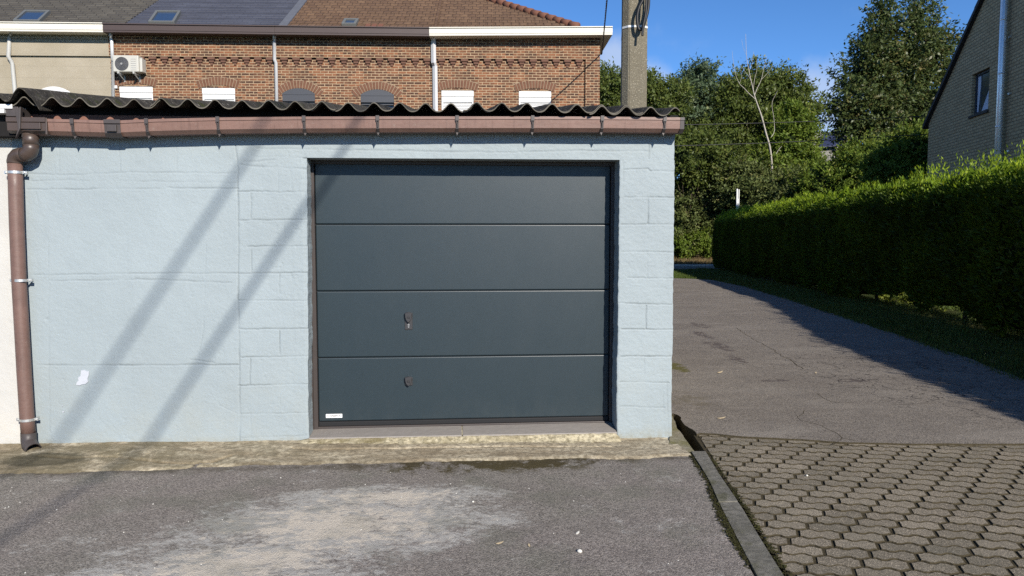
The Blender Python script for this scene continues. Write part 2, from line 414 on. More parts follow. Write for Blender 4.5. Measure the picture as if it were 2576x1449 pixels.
def asb():
    m = MT('corrugated_fibre_cement', .92, .15)
    n1 = m.noise(3.5, 6, .7, .5); n2 = m.noise(26, 6, .75); n3 = m.noise(8, 6, .7)
    c = m.mix(m.rng(n1, .3, .7), (.020, .018, .015), (.060, .054, .045)); c = m.mix(m.rng(n2, .52, .68, 0, .8), c, (.15, .135, .11))
    c = m.mix(m.rng(n3, .56, .66, 0, .85), c, (.04, .045, .014)); c = m.mix(m.rng(m.noise(15, 6, .8, .8), .62, .65, 0, .9), c, (.42, .39, .33))
    m.col(c); m.bump(m.math('ADD', n2, n3), .012); return m.m
M['asb'] = asb()
M['asbedge'] = plain('fibre_cement_edge', (.12, .11, .09), .9, .1, var=.95, sc=7)

# bricks (rz lines the texture up with the wall)
def brick(name, c1, c2, c3, mortar, rz, bw=.205, rh=.068, mort=.011, axis='xz', rough_edges=.010, soot=True, contrast=1):
    m = MT(name, .9, .15, rz=rz)
    x, y, z = m.sep()
    wob = m.noise(9, 3, .6, col=True); sw = m.n('ShaderNodeSeparateColor'); m.l(wob, sw.inputs[0])
    wx = m.math('MULTIPLY_ADD', m.math('SUBTRACT', sw.outputs[0], .5), rough_edges*2.4, x); wz = m.math('MULTIPLY_ADD', m.math('SUBTRACT', sw.outputs[1], .5), rough_edges*2.0, z)
    v = m.comb(wx, wz, 0)
    b = m.n('ShaderNodeTexBrick'); m.l(v, b.inputs['Vector']); b.inputs['Scale'].default_value = 1
    b.inputs['Brick Width'].default_value = bw; b.inputs['Row Height'].default_value = rh; b.inputs['Mortar Size'].default_value = mort
    b.inputs['Mortar Smooth'].default_value = .25; b.inputs['Bias'].default_value = 0
    b.offset = .5; b.inputs['Color1'].default_value = (0, 0, 0, 1); b.inputs['Color2'].default_value = (1, 1, 1, 1); b.inputs['Mortar'].default_value = (.5, .5, .5, 1)
    sb = m.n('ShaderNodeSeparateColor'); m.l(b.outputs['Color'], sb.inputs[0])
    # extra per-brick variation by cell
    cell = m.n('ShaderNodeTexWhiteNoise', noise_dimensions='2D')
    row = m.math('FLOOR', m.math('DIVIDE', wz, rh))
    odd = m.math('MULTIPLY', m.math('FLOORED_MODULO', row, 2), .5)
    colu = m.math('FLOOR', m.math('ADD', m.math('DIVIDE', wx, bw), odd))
    m.l(m.comb(colu, row, 0), cell.inputs['Vector'])
    k = cell.outputs['Value']
    c = m.mix(m.rng(k, .2, .5), c1, c2); c = m.mix(m.rng(k, .68, .8), c, c3)
    c = m.mix(m.rng(m.noise(30, 4, .7), .4, .7, 0, .35), c, tuple(q*.6 for q in c1))
    if soot:
        c = m.mix(m.rng(m.noise(.7, 4, .6), .5, .68, 0, .35), c, (.10, .06, .04))
    mo = m.mix(m.rng(m.noise(3, 4, .6), .4, .65), mortar, tuple(q*.72 for q in mortar))
    c = m.mix(b.outputs['Fac'], c, mo)
    m.col(c)
    m.bump(m.math('ADD', m.rng(b.outputs['Fac'], 0, 1, 1, 0), m.math('MULTIPLY', m.noise(60, 3, .6), .3)), .009, .8)
    return m.m
HA = R(1.7)-YAW
M['brick'] = brick('old_orange_brick', (.112, .056, .035), (.225, .097, .050), (.070, .038, .027), (.38, .275, .175), -HA)
M['archbrick'] = plain('arch_brick', (.14, .070, .045), .9, .15, var=.45, sc=12)
M['corbel'] = plain('corbel_brick', (.13, .070, .050), .9, .15, var=.4, sc=9)
M['oldmortar'] = plain('lime_mortar', (.27, .205, .14), .95, .1, var=.2)
def render_mat():
    m = MT('beige_render', .9, .2, rz=-HA)
    x, y, z = m.sep()
    n1 = m.noise(1.1, 5, .65); n2 = m.noise(30, 5, .7)
    c = m.mix(m.rng(n1, .35, .65), (.29, .255, .19), (.35, .31, .24)); c = m.mix(m.rng(n2, .45, .7, 0, .3), c, (.21, .185, .14))
    st = m.noise(2.5, 4, .6, stretch=(4, 1, .3)); c = m.mix(m.rng(st, .62, .8, 0, .35), c, (.24, .21, .165))
    fr = m.math('FLOORED_MODULO', m.math('MULTIPLY_ADD', m.noise(.5, 2, .5), .03, z), .30)
    c = m.mix(m.rng(fr, .012, .004, 0, .35), c, (.15, .13, .10))
    m.col(c); m.bump(n2, .01); return m.m
M['render'] = render_mat()
def slate(name, a, b, lich, bw=.26, rh=.16, spec=.35, lamt=.5, gap=.35):
    m = MT(name, .75, spec, rz=-HA)
    x, y, z = m.sep(); rz_ = m.math('MULTIPLY', z, 1/math.sin(math.atan(.607)))
    wob = m.noise(6, 3, .6); v = m.comb(m.math('MULTIPLY_ADD', wob, .03, x), m.math('MULTIPLY_ADD', wob, .02, rz_), 0)
    br = m.n('ShaderNodeTexBrick'); m.l(v, br.inputs['Vector']); br.inputs['Scale'].default_value = 1; br.inputs['Brick Width'].default_value = bw; br.inputs['Row Height'].default_value = rh
    br.inputs['Mortar Size'].default_value = .008; br.inputs['Color1'].default_value = (*a, 1); br.inputs['Color2'].default_value = (*b, 1); br.inputs['Mortar'].default_value = tuple(q*gap for q in a)+(1,)
    c = m.mix(m.rng(m.noise(1.2, 4, .6), .4, .7, 0, .4), br.outputs['Color'], tuple(q*.6 for q in a))
    c = m.mix(m.rng(m.noise(10, 6, .8, .5), .66-.05*lamt, .72, 0, lamt*1.4), c, lich)
    m.col(c); m.bump(m.rng(br.outputs['Fac'], 0, 1, 1, 0), .012); return m.m
M['slate_old'] = slate('lichened_slate', (.060, .054, .046), (.085, .077, .064), (.26, .24, .18), .30, .19)
M['slate_new'] = slate('dark_slate', (.046, .050, .070), (.060, .065, .088), (.10, .11, .13), .36, .14, .45, .2, .85)
M['tile'] = slate('old_brown_tile', (.105, .062, .038), (.145, .088, .052), (.30, .25, .17), .22, .27, .25, .5)
M['ridge'] = plain('terracotta_ridge', (.15, .068, .045), .8, .2, var=.3, sc=6)
M['white'] = plain('white_pvc', (.60, .60, .59), .45, .4, var=.03, sc=3)
M['cream_white'] = plain('cream_white_fascia', (.60, .575, .50), .55, .4, var=.05, sc=3)
M['brownfascia'] = plain('brown_fascia', (.062, .044, .040), .5, .4, var=.08, sc=4)
M['soffit'] = plain('brown_soffit', (.07, .05, .045), .7, .3)
M['dgrey'] = plain('dark_grey_shutter', (.05, .053, .062), .5, .4)
M['glass'] = plain('dark_glass', (.03, .045, .07), .08, .6, var=.1)
M['skyglass'] = plain('skylight_glass', (.03, .05, .09), .05, .8, var=.05)
M['ac'] = plain('ivory_casing', (.44, .43, .385), .45, .4, var=.03)
M['acgrill'] = plain('grey_grill', (.045, .045, .05), .5, .4)
def poleconc():
    m = MT('exposed_aggregate_concrete', .9, .2)
    n1 = m.noise(2, 5, .6); c = m.mix(m.rng(n1, .35, .65), (.15, .132, .096), (.20, .178, .130)); c = m.mix(m.rng(m.noise(60, 5, .7), .4, .65, 0, .4), c, (.095, .083, .06))
    c = m.mix(m.rng(m.vor(46, vec=m.mixvec2(18, .03)), .28, .18, 0, .7), c, m.mix(m.noise(14, 2), (.22, .195, .145), (.52, .47, .36)))
    m.col(c); m.bump(m.noise(50, 5, .7), .012); return m.m
def mixvec2(s, sc, amt):
    n = s.n('ShaderNodeVectorMath', operation='MULTIPLY_ADD'); s.l(s.noise(sc, 4, .6, col=True), n.inputs[0]); n.inputs[1].default_value = (amt, amt, amt); s.l(s.co, n.inputs[2]); return n.outputs[0]
MT.mixvec2 = mixvec2
M['pole'] = poleconc()
M['cable'] = plain('black_cable', (.012, .012, .013), .5, .4)
M['bark'] = plain('bark', (.06, .048, .035), .95, .1, var=.4, sc=20, bump=.02)
M['birch'] = plain('pale_dead_bark', (.36, .33, .28), .85, .2, var=.25, sc=6)
def leafmat(name, a, b, c, trans=.35, rough=.55):
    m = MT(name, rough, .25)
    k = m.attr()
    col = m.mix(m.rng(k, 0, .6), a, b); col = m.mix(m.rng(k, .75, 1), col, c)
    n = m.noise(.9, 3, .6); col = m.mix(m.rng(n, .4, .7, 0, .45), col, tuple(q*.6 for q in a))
    m.col(col)
    tr = m.n('ShaderNodeBsdfTranslucent'); hv = m.n('ShaderNodeHueSaturation'); hv.inputs['Value'].default_value = 1.3; hv.inputs['Hue'].default_value = .485; m.l(col, hv.inputs['Color']); m.l(hv.outputs[0], tr.inputs['Color'])
    ms = m.n('ShaderNodeMixShader'); ms.inputs[0].default_value = trans
    m.l(m.b.outputs[0], ms.inputs[1]); m.l(tr.outputs[0], ms.inputs[2]); m.l(ms.outputs[0], m.t.nodes['Material Output'].inputs[0])
    return m.m
M['thuja'] = leafmat('thuja_spray', (.014, .028, .005), (.17, .26, .014), (.42, .52, .026), .45)  # dark-to-bright range stands in for the hedge's shaded face and sunlit top
M['weedleaf'] = leafmat('weed_leaf', (.16, .20, .03), (.26, .30, .05), (.38, .38, .10), .45)
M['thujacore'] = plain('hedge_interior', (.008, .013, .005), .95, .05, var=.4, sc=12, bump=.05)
M['leafA'] = leafmat('cherry_leaf', (.045, .072, .020), (.085, .11, .032), (.18, .14, .05), .32, .42)
M['leafB'] = leafmat('broad_leaf', (.055, .085, .018), (.11, .14, .03), (.19, .20, .05), .32, .45)
M['leafC'] = leafmat('blue_green_leaf', (.060, .095, .048), (.11, .155, .08), (.22, .26, .16), .3, .4)
M['leafD'] = leafmat('bright_ivy_leaf', (.085, .135, .018), (.15, .21, .028), (.26, .26, .06), .36)
M['leafE'] = leafmat('bramble_leaf', (.075, .105, .028), (.135, .16, .05), (.25, .22, .09), .32)
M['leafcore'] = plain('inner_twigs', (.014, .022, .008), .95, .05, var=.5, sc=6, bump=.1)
M['grassm'] = leafmat('grass_blade', (.05, .085, .014), (.085, .12, .022), (.14, .14, .05), .3)
M['drygrass'] = leafmat('dry_grass_blade', (.22, .15, .07), (.17, .13, .06), (.08, .10, .03), .3)
M['dryleaf'] = plain('dry_leaf', (.42, .34, .22), .8, .2, var=.3)
M['stone'] = plain('white_pebble', (.6, .58, .52), .8, .3, var=.15)
exec_next = True
# ================================================================ SETTING: ground
def G(X, D, z=0.0):
    p = CAM+RT*X+FH*D; return np.array([p[0], p[1], z])
def px_poly(pts, z): return [tuple(on_z(u, v, z)[:2]) for u, v in pts]
def struct(o): o['kind'] = 'structure'; return o

# soil sheet to the horizon, rising into a bank beyond the far road
gx = np.concatenate([-np.geomspace(500, 14, 26), np.linspace(-12, 16, 57), np.geomspace(18, 500, 26)])
gy = np.concatenate([-np.geomspace(300, 12, 16), np.linspace(-10, 60, 90), np.geomspace(64, 700, 24)])
XX, YY = np.meshgrid(gx, gy, indexing='ij')
def bank(X, D): return np.clip((D-41.3)/14, 0, 1)**1.0*2.6+.08*fbm(X*.3, D*.3, 3)*np.clip((D-40)/2, 0, 1)
ZZ = -.12+bank(XX, YY)
P = np.stack([CAM[0]+RT[0]*XX+FH[0]*YY, CAM[1]+RT[1]*XX+FH[1]*YY, ZZ], -1)
mb = MB(); mb.grid(P, flip=True); struct(mb.build('ground', M['soil'], smooth=True))

kr = [G(1.385, 5.27), G(1.326, 4.61), G(1.288, 4.0), G(1.246, 3.554), G(1.224, 3.286), G(1.15, 2.2), G(.90, -1), G(.55, -6)]
kl = [G(1.247, 5.11), G(1.214, 4.53), G(1.165, 4.13), G(1.112, 3.577), G(1.085, 3.286), G(1.01, 2.2), G(.76, -1), G(.41, -6)]
apron_px = [(-900, 1222), (-300, 1200), (0, 1194), (200, 1190), (440, 1182), (640, 1172), (900, 1168), (1150, 1160), (1500, 1155), (1700, 1152), (1742, 1150)]
yard = [(-14, -12), (-14, -.5)]+px_poly([(-900, 1200), (-300, 1180), (0, 1176), (200, 1172), (440, 1165), (900, 1152), (1500, 1141), (1700, 1139), (1742, 1146)], 0)+[tuple(p[:2]) for p in kl[1:]]+[(0, -12)]
mb = MB(); mb.prism(yard[::-1], -.12, 0); struct(mb.build('yard_tarmac', M['yard']))

# kerb strip: blocks about a metre long with open joints
def lerp_poly(pl, D):
    ds = [float(np.dot(p-CAM, FH)) for p in pl]
    xs = [float(np.dot(p-CAM, RT)) for p in pl]
    return float(np.interp(-D, [-d for d in ds], xs))
mb = MB(); d = 5.10; 
while d > -5:
    e = d-.985
    n = 8
    for k in range(n):
        a, b = d+(e-d)*k/n, d+(e-d)*(k+1)/n
        c = [G(lerp_poly(kl, a)+.012, a), G(lerp_poly(kr, a)-.012, a), G(lerp_poly(kr, b)-.012, b), G(lerp_poly(kl, b)+.012, b)]
        za, zb = .010+.004*math.sin(d*3), .010+.004*math.sin(d*3)
        j = [.004*random.random() for _ in range(4)]
        V = [(*c[0][:2], -.1), (*c[1][:2], -.1), (*c[2][:2], -.1), (*c[3][:2], -.1), (c[0][0], c[0][1], za-j[0]), (c[1][0], c[1][1], za), (c[2][0], c[2][1], zb), (c[3][0], c[3][1], zb-j[1])]
        F_ = [(0, 1, 5, 4)[::-1], (1, 2, 6, 5)[::-1], (3, 0, 4, 7)[::-1], (4, 5, 6, 7)[::-1]]
        if k == n-1: F_.append((2, 3, 7, 6)[::-1])
        mb.add(V, [f[::-1] for f in F_])
    d = e-.012
struct(mb.build('kerb', M['kerb']))

# interlocking pavers, one mesh
PA = R(-13.2); e1 = np.array([math.cos(PA), math.sin(PA)]); e2 = (RT*math.sin(R(17))+FH*math.cos(R(17)))[:2]
PL, PH = .2085, .106; org = G(1.4, 5.6)[:2]
def clip(poly, p, n):
    out = []
    for i in range(len(poly)):
        a, b = poly[i], poly[(i+1) % len(poly)]
        da, db = np.dot(a-p, n), np.dot(b-p, n)
        if da >= 0: out.append(a)
        if da*db < 0: out.append(a+(b-a)*(da/(da-db)))
    return out
kp = kr[1][:2]; kd = (kr[4]-kr[0])[:2]; kd = kd/np.linalg.norm(kd); kn = np.array([-kd[1], kd[0]])
if np.dot(G(3, 3)[:2]-kp, kn) < 0: kn = -kn
kp = kp+kn*.02
mb = MB(); rr = []
g = .0058
for j in range(-108, 8):
    for i in range(-14, 72):
        cx = (i+.25*(j % 4))*PL; cy = j*PH
        c = org+e1*cx+e2*cy
        q = np.array([c[0], c[1], 0])-CAM; D = float(q@FH); X = float(q@RT)
        if D < -2.5 or D > 6.0 or X < .9 or X > 9.5 or D > 5.4+.25*abs(X-3): continue
        a = .0108; H = PH/2-g; L = PL/2-.0062
        up_ = [(-L, H-a), (-L*.86, H-a*.8), (-PL*.25-.012, H+a*.72), (-PL*.25+.012, H+a*.72), (-.014, H-a), (.014, H-a), (PL*.25-.012, H+a*.72), (PL*.25+.012, H+a*.72), (L*.86, H-a*.8), (L, H-a)]
        pl2 = up_+[(x, -y) for x, y in up_[::-1]]
        rot = rng.normal(0, .010); jx, jy = rng.normal(0, .0012, 2); cr, sr = math.cos(rot), math.sin(rot)
        W = [c+e1*(x*cr-y*sr+jx)+e2*(x*sr+y*cr+jy) for x, y in pl2]
        W = clip(W, kp, kn)
        if len(W) < 3: continue
        W = W[::-1]
        cen = sum(W)/len(W); zt = float(np.clip(rng.normal(0, .0011), -.002, .002)); tx, ty = np.clip(rng.normal(0, .008, 2), -.014, .014)
        T = [cen+(p-cen)*(1-.0052/max(.02, np.linalg.norm(p-cen))) for p in W]
        n = len(W)
        hz = lambda p: zt+(p[0]-cen[0])*tx+(p[1]-cen[1])*ty
        V = [(p[0], p[1], -.05) for p in W]+[(p[0], p[1], hz(p)-.004) for p in W]+[(p[0], p[1], hz(p)) for p in T]
        F_ = [(k, n+k, n+(k+1) % n, (k+1) % n) for k in range(n)]+[(n+k, 2*n+k, 2*n+(k+1) % n, n+(k+1) % n) for k in range(n)]+[tuple(range(2*n, 3*n))[::-1]]
        mb.add(V, F_[:2*n], 1); mb.add([], [tuple(q-mb.n+mb.n for q in ())] if False else []); mb.Fc.append(tuple(q+mb.n-3*n for q in F_[2*n])); mb.mi.append(0); rr += [rng.random()]*len(F_)
o = mb.build('paving', [M['paver'], M['joint']])
# make every face look up / outwards
bm = bmesh.new(); bm.from_mesh(o.data); bmesh.ops.recalc_face_normals(bm, faces=bm.faces); bm.to_mesh(o.data); bm.free()
if len(rr) == len(o.data.polygons):
    at = o.data.attributes.new('rnd', 'FLOAT', 'FACE'); at.data.foreach_set('value', rr)
struct(o)
bed = [tuple(G(1.395, 5.6)[:2]), tuple(G(9.8, 6.8)[:2]), tuple(G(9.8, -3)[:2]), tuple(G(.85, -3)[:2]), tuple(G(1.25, 3.286)[:2])]
mb = MB(); mb.prism(bed[::-1], -.12, -.0060); struct(mb.build('joint_sand', M['joint']))
# moss beads along the kerb joints (plants nobody could count)
mb = MB()
V = []; Q = []; rn = []
for pl, side, cnt in ((kl, 0.0, 3800), (kr, .012, 1900)):
    for k in range(cnt):
        D = rng.uniform(2.0, 5.1); dens = fbm(D*1.3, side*40, 5)
        if rng.random() > .40+dens*1.2: continue
        X = lerp_poly(pl, D)+side+rng.normal(0, .010+.012*max(0, dens)); p = G(X, D, .0)
        s = rng.uniform(.004, .011); a = rng.uniform(0, 6.28); h = rng.uniform(.002, .010)
        b = len(V)
        V += [p+[s*math.cos(a), s*math.sin(a), h*.3], p+[-s*math.sin(a), s*math.cos(a), h], p+[-s*math.cos(a), -s*math.sin(a), h*.4], p+[s*math.sin(a), -s*math.cos(a), h*.9]]
        Q.append((b, b+1, b+2, b+3)); rn.append(rng.random())
M['mossleaf'] = leafmat('moss_tuft', (.035, .030, .014), (.070, .070, .018), (.05, .04, .02), .2, .9)
o = fastmesh('moss', V, Q, M['mossleaf'], rnd=rn); o['kind'] = 'stuff'

# lane tarmac: raised sheet with a broken edge by the drain gap
lane_edge = [(3600, 1330), (2576, 957), (2440, 905), (2270, 845), (2100, 790), (1990, 755), (1880, 722), (1800, 705), (1740, 701), (1697, 700), (1500, 700)]
lp = [(1697, 1040), (1712, 1052), (1728, 1070), (1745, 1082), (1752, 1092), (1764, 1089), (1800, 1091), (1858, 1097), (1950, 1101), (2060, 1108), (2138, 1113), (2300, 1116), (2576, 1116), (3600, 1112)]
poly = px_poly(lp, .014)
def jit(poly, amp, step=.05):
    out = []
    for a, b in zip(poly[:-1], poly[1:]):
        a = np.array(a); b = np.array(b); n = max(1, int(np.linalg.norm(b-a)/step))
        for k in range(n):
            p = a+(b-a)*k/n; out.append((p[0]+amp*fbm(p[0]*9, p[1]*9, 11), p[1]+amp*fbm(p[0]*9, p[1]*9, 23)))
    out.append(poly[-1]); return out
poly = jit(poly[:6], .035, .03)+jit(poly[6:], .018, .06)
poly += jit(px_poly(lane_edge, .014), .10, .4)
XR = float(on_y(1697, 700)[0])
poly += [(XR-3, 20), (XR-3, 6), (XR+.012, 6), (XR+.012, float(on_z(1694, 1034, .014)[1]))]
mb = MB(); mb.prism(poly, -.12, .014); mb.mi = [0, 0]+[1]*(len(mb.mi)-2)
for w_, pl_ in ((.007, [(1000, 612), (1015, 632), (1060, 648), (1160, 655)]), (.006, [(1340, 662), (1450, 661), (1540, 655)]), (.007, [(935, 690), (912, 718), (925, 735), (1010, 755), (1060, 785), (1110, 815), (1170, 828)]), (.012, [(620, 310), (700, 360), (790, 410), (880, 465), (930, 500)]), (.006, [(540, 450), (700, 488), (770, 495)]), (.006, [(1110, 815), (1090, 835), (1060, 850)]), (.006, [(850, 800), (880, 812), (950, 806)])):
    q = jit([tuple(on_z(x/1.8226+1509.4, y/1.8226+654, .0148)[:2]) for x, y in pl_], .035, .05)
    for a_, b_ in zip(q[:-1], q[1:]):
        d_ = np.array(b_)-np.array(a_); L_ = np.linalg.norm(d_)+1e-9; n_ = np.array([-d_[1], d_[0]])/L_*w_*.5*random.uniform(.5, 1.2)
        mb.add([(a_[0]-n_[0], a_[1]-n_[1], .0148), (b_[0]-n_[0], b_[1]-n_[1], .0148), (b_[0]+n_[0], b_[1]+n_[1], .0148), (a_[0]+n_[0], a_[1]+n_[1], .0148)], [(0, 1, 2, 3)], 1)
o = mb.build('lane_tarmac', [M['lane'], M['joint']])
bm = bmesh.new(); bm.from_mesh(o.data); bmesh.ops.triangulate(bm, faces=bm.faces); bmesh.ops.recalc_face_normals(bm, faces=bm.faces); bm.to_mesh(o.data); bm.free(); struct(o)

# far road across the end of the lane, with its pale kerb
mb = MB(); mb.prism([tuple(G(-30, 31.5)[:2]), tuple(G(60, 36.0)[:2]), tuple(G(60, 41)[:2]), tuple(G(-30, 39.5)[:2])], -.12, .0); struct(mb.build('far_road', M['lane']))
mb = MB(); mb.prism([tuple(G(-30, 39.5)[:2]), tuple(G(60, 41.0)[:2]), tuple(G(60, 41.25)[:2]), tuple(G(-30, 39.75)[:2])], -.12, .10); struct(mb.build('far_kerb', plain('pale_kerb_stone', (.42, .40, .35), .85, .2, var=.15)))

# concrete apron in front of the garages
ap = np.array([on_z(u, v, 0) for u, v in apron_px])
nx, ny = 520, 46
xs = np.linspace(ap[0][0], ap[-1][0], nx); yf = np.interp(xs, ap[:, 0], ap[:, 1])
yf = yf+.032*fbm(xs*4, xs*0, 31)+.016*fbm(xs*19, xs*0, 32)
t = np.linspace(0, 1, ny)
Xg = np.repeat(xs[:, None], ny, 1); Yg = .01+(yf[:, None]-.01)*t[None, :]
edge = np.clip((Yg-yf[:, None])/.035, 0, 1)
crk = np.zeros_like(Xg)
def seg_groove(X, Z, pts, w):
    best = np.full(X.shape, 9.0)
    for (a, b) in zip(pts[:-1], pts[1:]):
        a = np.array(a); b = np.array(b); ab = b-a; L2 = max(1e-9, float(ab@ab))
        tt = np.clip(((X-a[0])*ab[0]+(Z-a[1])*ab[1])/L2, 0, 1)
        best = np.minimum(best, np.hypot(X-a[0]-tt*ab[0], Z-a[1]-tt*ab[1]))
    return np.exp(-(best/w)**2)
wx_ = Xg+.02*fbm(Xg*8, Yg*8, 41); wy_ = Yg+.02*fbm(Xg*8, Yg*8, 42)
for pts in ([(100, 1153), (190, 1155), (250, 1151), (300, 1152), (400, 1164), (480, 1166), (530, 1163), (580, 1148)], [(470, 1178), (500, 1163)], [(740, 1128), (800, 1133), (960, 1128), (1200, 1122), (1540, 1118)]):
    q = [tuple(on_z(u, v, .01)[:2]) for u, v in pts]; crk = np.maximum(crk, seg_groove(wx_, wy_, q, .011))
def zwall(x): return np.interp(x, [-9, -2.8, -1.3, 1.2, 1.5], [.035, .034, .016, -.024, -.024])
Zg = (.014+.006*fbm(Xg*2.5, Yg*5, 43)+.003*fbm(Xg*16, Yg*22, 44)+.0015*fbm(Xg*60, Yg*60, 45))*edge**.5-.006*(1-edge)-.030*crk
Zg += zwall(Xg)*(1-t[None, :])**1.2-.008*(1-t[None, :])+.006*np.exp(-((Yg-.01)/.03)**2)
efr = np.clip(1-np.abs(Yg-yf[:, None])/.05, 0, 1)*np.clip(.55+fbm(Xg*3, Yg*3, 46), 0, 1)
mb = MB(); mb.grid(np.stack([Xg, Yg, Zg], -1), flip=False); struct(mb.build('concrete_apron', M['apron'], smooth=True, pattr=np.maximum(crk, efr*.9).ravel()))
mb = MB()
mp = px_poly([(1684, 1116), (1686, 1030), (1694, 1054), (1706, 1080), (1724, 1104), (1736, 1120), (1752, 1140), (1745, 1147), (1700, 1152)], -.004)
mb.prism(jit(mp+[mp[0]], .012, .04)[:-1][::-1], -.11, -.004); struct(mb.build('mossy_concrete', M['mossy']))

# ================================================================ GARAGE
JT = [  # joints and cracks of the block wall as seen: u0,v0,u1,v1, depth mm, width mm
 (592, 363, 598, 421, 5, 5), (598, 421, 599, 571, 6, 5), (599, 571, 599, 751, 5, 5), (598, 724, 603, 932, 4, 5), (603, 932, 603, 1118, 4, 5),
 (645, 373, 838, 376, 3, 6), (838, 376, 1300, 384, 3, 6), (1300, 382, 1462, 379, 3, 6), (1462, 379, 1628, 381, 3, 6), (645, 394, 773, 396, 1.5, 5),
 (603, 415, 660, 420, 3, 9), (660, 420, 770, 424, 3, 9), (612, 408, 690, 402, 3, 8),
 (699, 424, 699, 482, 2.5, 5), (731, 430, 735, 477, 3, 4), (599, 481, 773, 484, 5, 5), (631, 485, 631, 549, 3.5, 4), (602, 554, 773, 552, 5, 5), (715, 555, 715, 610, 2.5, 4),
 (623, 620, 773, 619, 4, 5), (632, 629, 632, 685, 3.5, 4), (602, 688, 773, 686, 5, 5), (703, 688, 703, 738, 2.5, 4), (600, 755, 775, 756.5, 5, 5), (631, 760, 631, 822, 1.2, 4),
 (601, 827.6, 775, 826.7, 5, 5), (703.5, 831, 703.5, 892, 4.5, 4), (607, 899, 775, 896, 5, 5), (629.5, 902, 629.5, 967, 4, 4), (600, 970, 775, 966, 5, 5), (705, 976, 705, 1032, 1.6, 4),
 (603, 1042, 775, 1038.5, 5, 5), (630, 1043, 630, 1100, 3, 4), (610, 1101, 770, 1096, 2, 7),
 (63, 435, 160, 441, 4, 6), (160, 441, 330, 433, 4, 6), (330, 433, 596, 436, 4, 6), (70, 454, 170, 453, 3, 5), (170, 453, 230, 455, 2, 8), (300, 455, 596, 460, 2.2, 7), (68, 476, 230, 476, 5, 5), (230, 475, 420, 475, 4, 6), (420, 473, 600, 474, 4.5, 7),
 (147, 368, 151, 435, 3.5, 4), (301, 369, 302, 431, 3.5, 4), (444, 370, 444, 432, 1.5, 5),
 (85, 692, 300, 689, 4, 6), (300, 689, 599, 687, 4, 6), (125, 707, 340, 704, 4, 6), (340, 702, 581, 711, 4.5, 8), (122, 604, 125, 1085, 1.5, 5), (90, 480, 118, 600, 1.2, 6),
 (518, 615, 515, 720, 2.5, 3), (515, 720, 512, 826, 3, 3), (512, 826, 499, 900, 3, 3), (92, 918, 300, 919, 3.5, 6), (300, 919, 599, 917, 4, 7), (551, 1018, 596, 1041, 3, 5), (480, 905, 540, 912, 4, 6),
 (1632, 364, 1632, 401, 5, 5), (1570, 426.7, 1631, 424, 4.5, 5), (1631, 424, 1636, 430, 4, 5), (1636, 430, 1695, 431, 4.5, 5), (1568, 404, 1568, 456, 3, 5), (1572, 495.6, 1694, 497, 5.5, 5),
 (1631, 499, 1630, 564, 6, 5), (1563, 564.5, 1697, 564, 4.5, 5), (1563, 633.4, 1695, 634.5, 4.5, 5), (1629, 635, 1628, 698.5, 6, 4), (1579, 698.5, 1692.5, 700.5, 5, 5),
 (1552, 762, 1691, 767, 4.5, 5), (1626, 768.6, 1625, 827, 5, 4), (1563, 828, 1690, 829, 5, 5), (1563, 896, 1688.5, 897, 5, 5), (1622, 900, 1621, 945, 1.5, 4), (1560, 960.6, 1683, 963, 5, 5),
 (1560, 1022, 1673, 1026, 2.5, 6), (1678, 960, 1681, 1100, 1.8, 4), (1668, 980, 1672, 1090, 1.2, 4)]
JW = []
for (u0, v0, u1, v1, dp, wd) in JT:
    a = on_y(u0, v0); b = on_y(u1, v1); JW.append(((a[0], a[2]), (b[0], b[2]), dp/1000*(.62 if max(u0, u1) < 598 else .85), wd*.72/1000))
CRK = []
def wall_h(X, Z):
    """outward relief of the painted wall"""
    wx = X+.005*fbm(X*12, Z*12, 1); wz = Z+.005*fbm(X*12, Z*12, 2)
    wx = wx+.0025*fbm(X*50, Z*50, 5); wz = wz+.0025*fbm(X*50, Z*50, 6)
    h = .004*fbm(X*2.2, Z*2.2, 3)+.0016*fbm(X*11, Z*11, 4)+.0008*fbm(X*45, Z*60, 8)*(1+.8*np.clip((X+1.5)*2, 0, 1))
    pit = fbm(X*30, Z*34, 9); h = h-.0030*np.clip(pit-.42, 0, 1)*4*np.clip(fbm(X*2, Z*2, 12)+.35, 0, 1)
    ck_ = np.zeros_like(h)
    for (a, b, dp, wd) in JW:
        a = np.array(a); b = np.array(b); lo = np.minimum(a, b)-.05; hi = np.maximum(a, b)+.05
        m = (X > lo[0]) & (X < hi[0]) & (Z > lo[1]) & (Z < hi[1])
        if not m.any(): continue
        g_ = seg_groove(wx[m], wz[m], [a, b], wd)
        lip = seg_groove(wx[m], wz[m]+.010, [a, b], wd*1.3) if abs(b[0]-a[0]) > abs(b[1]-a[1]) else 0
        md = np.clip(.95+1.1*fbm(X[m]*5, Z[m]*5, 21), .35, 1.7)
        h[m] += (-dp*1.25*g_+dp*.15*lip)*md
        ck_[m] = np.maximum(ck_[m], g_*np.clip(md-.45, 0, 1)*np.clip(dp/.005, .2, 1))
    CRK.append(ck_)
    return h
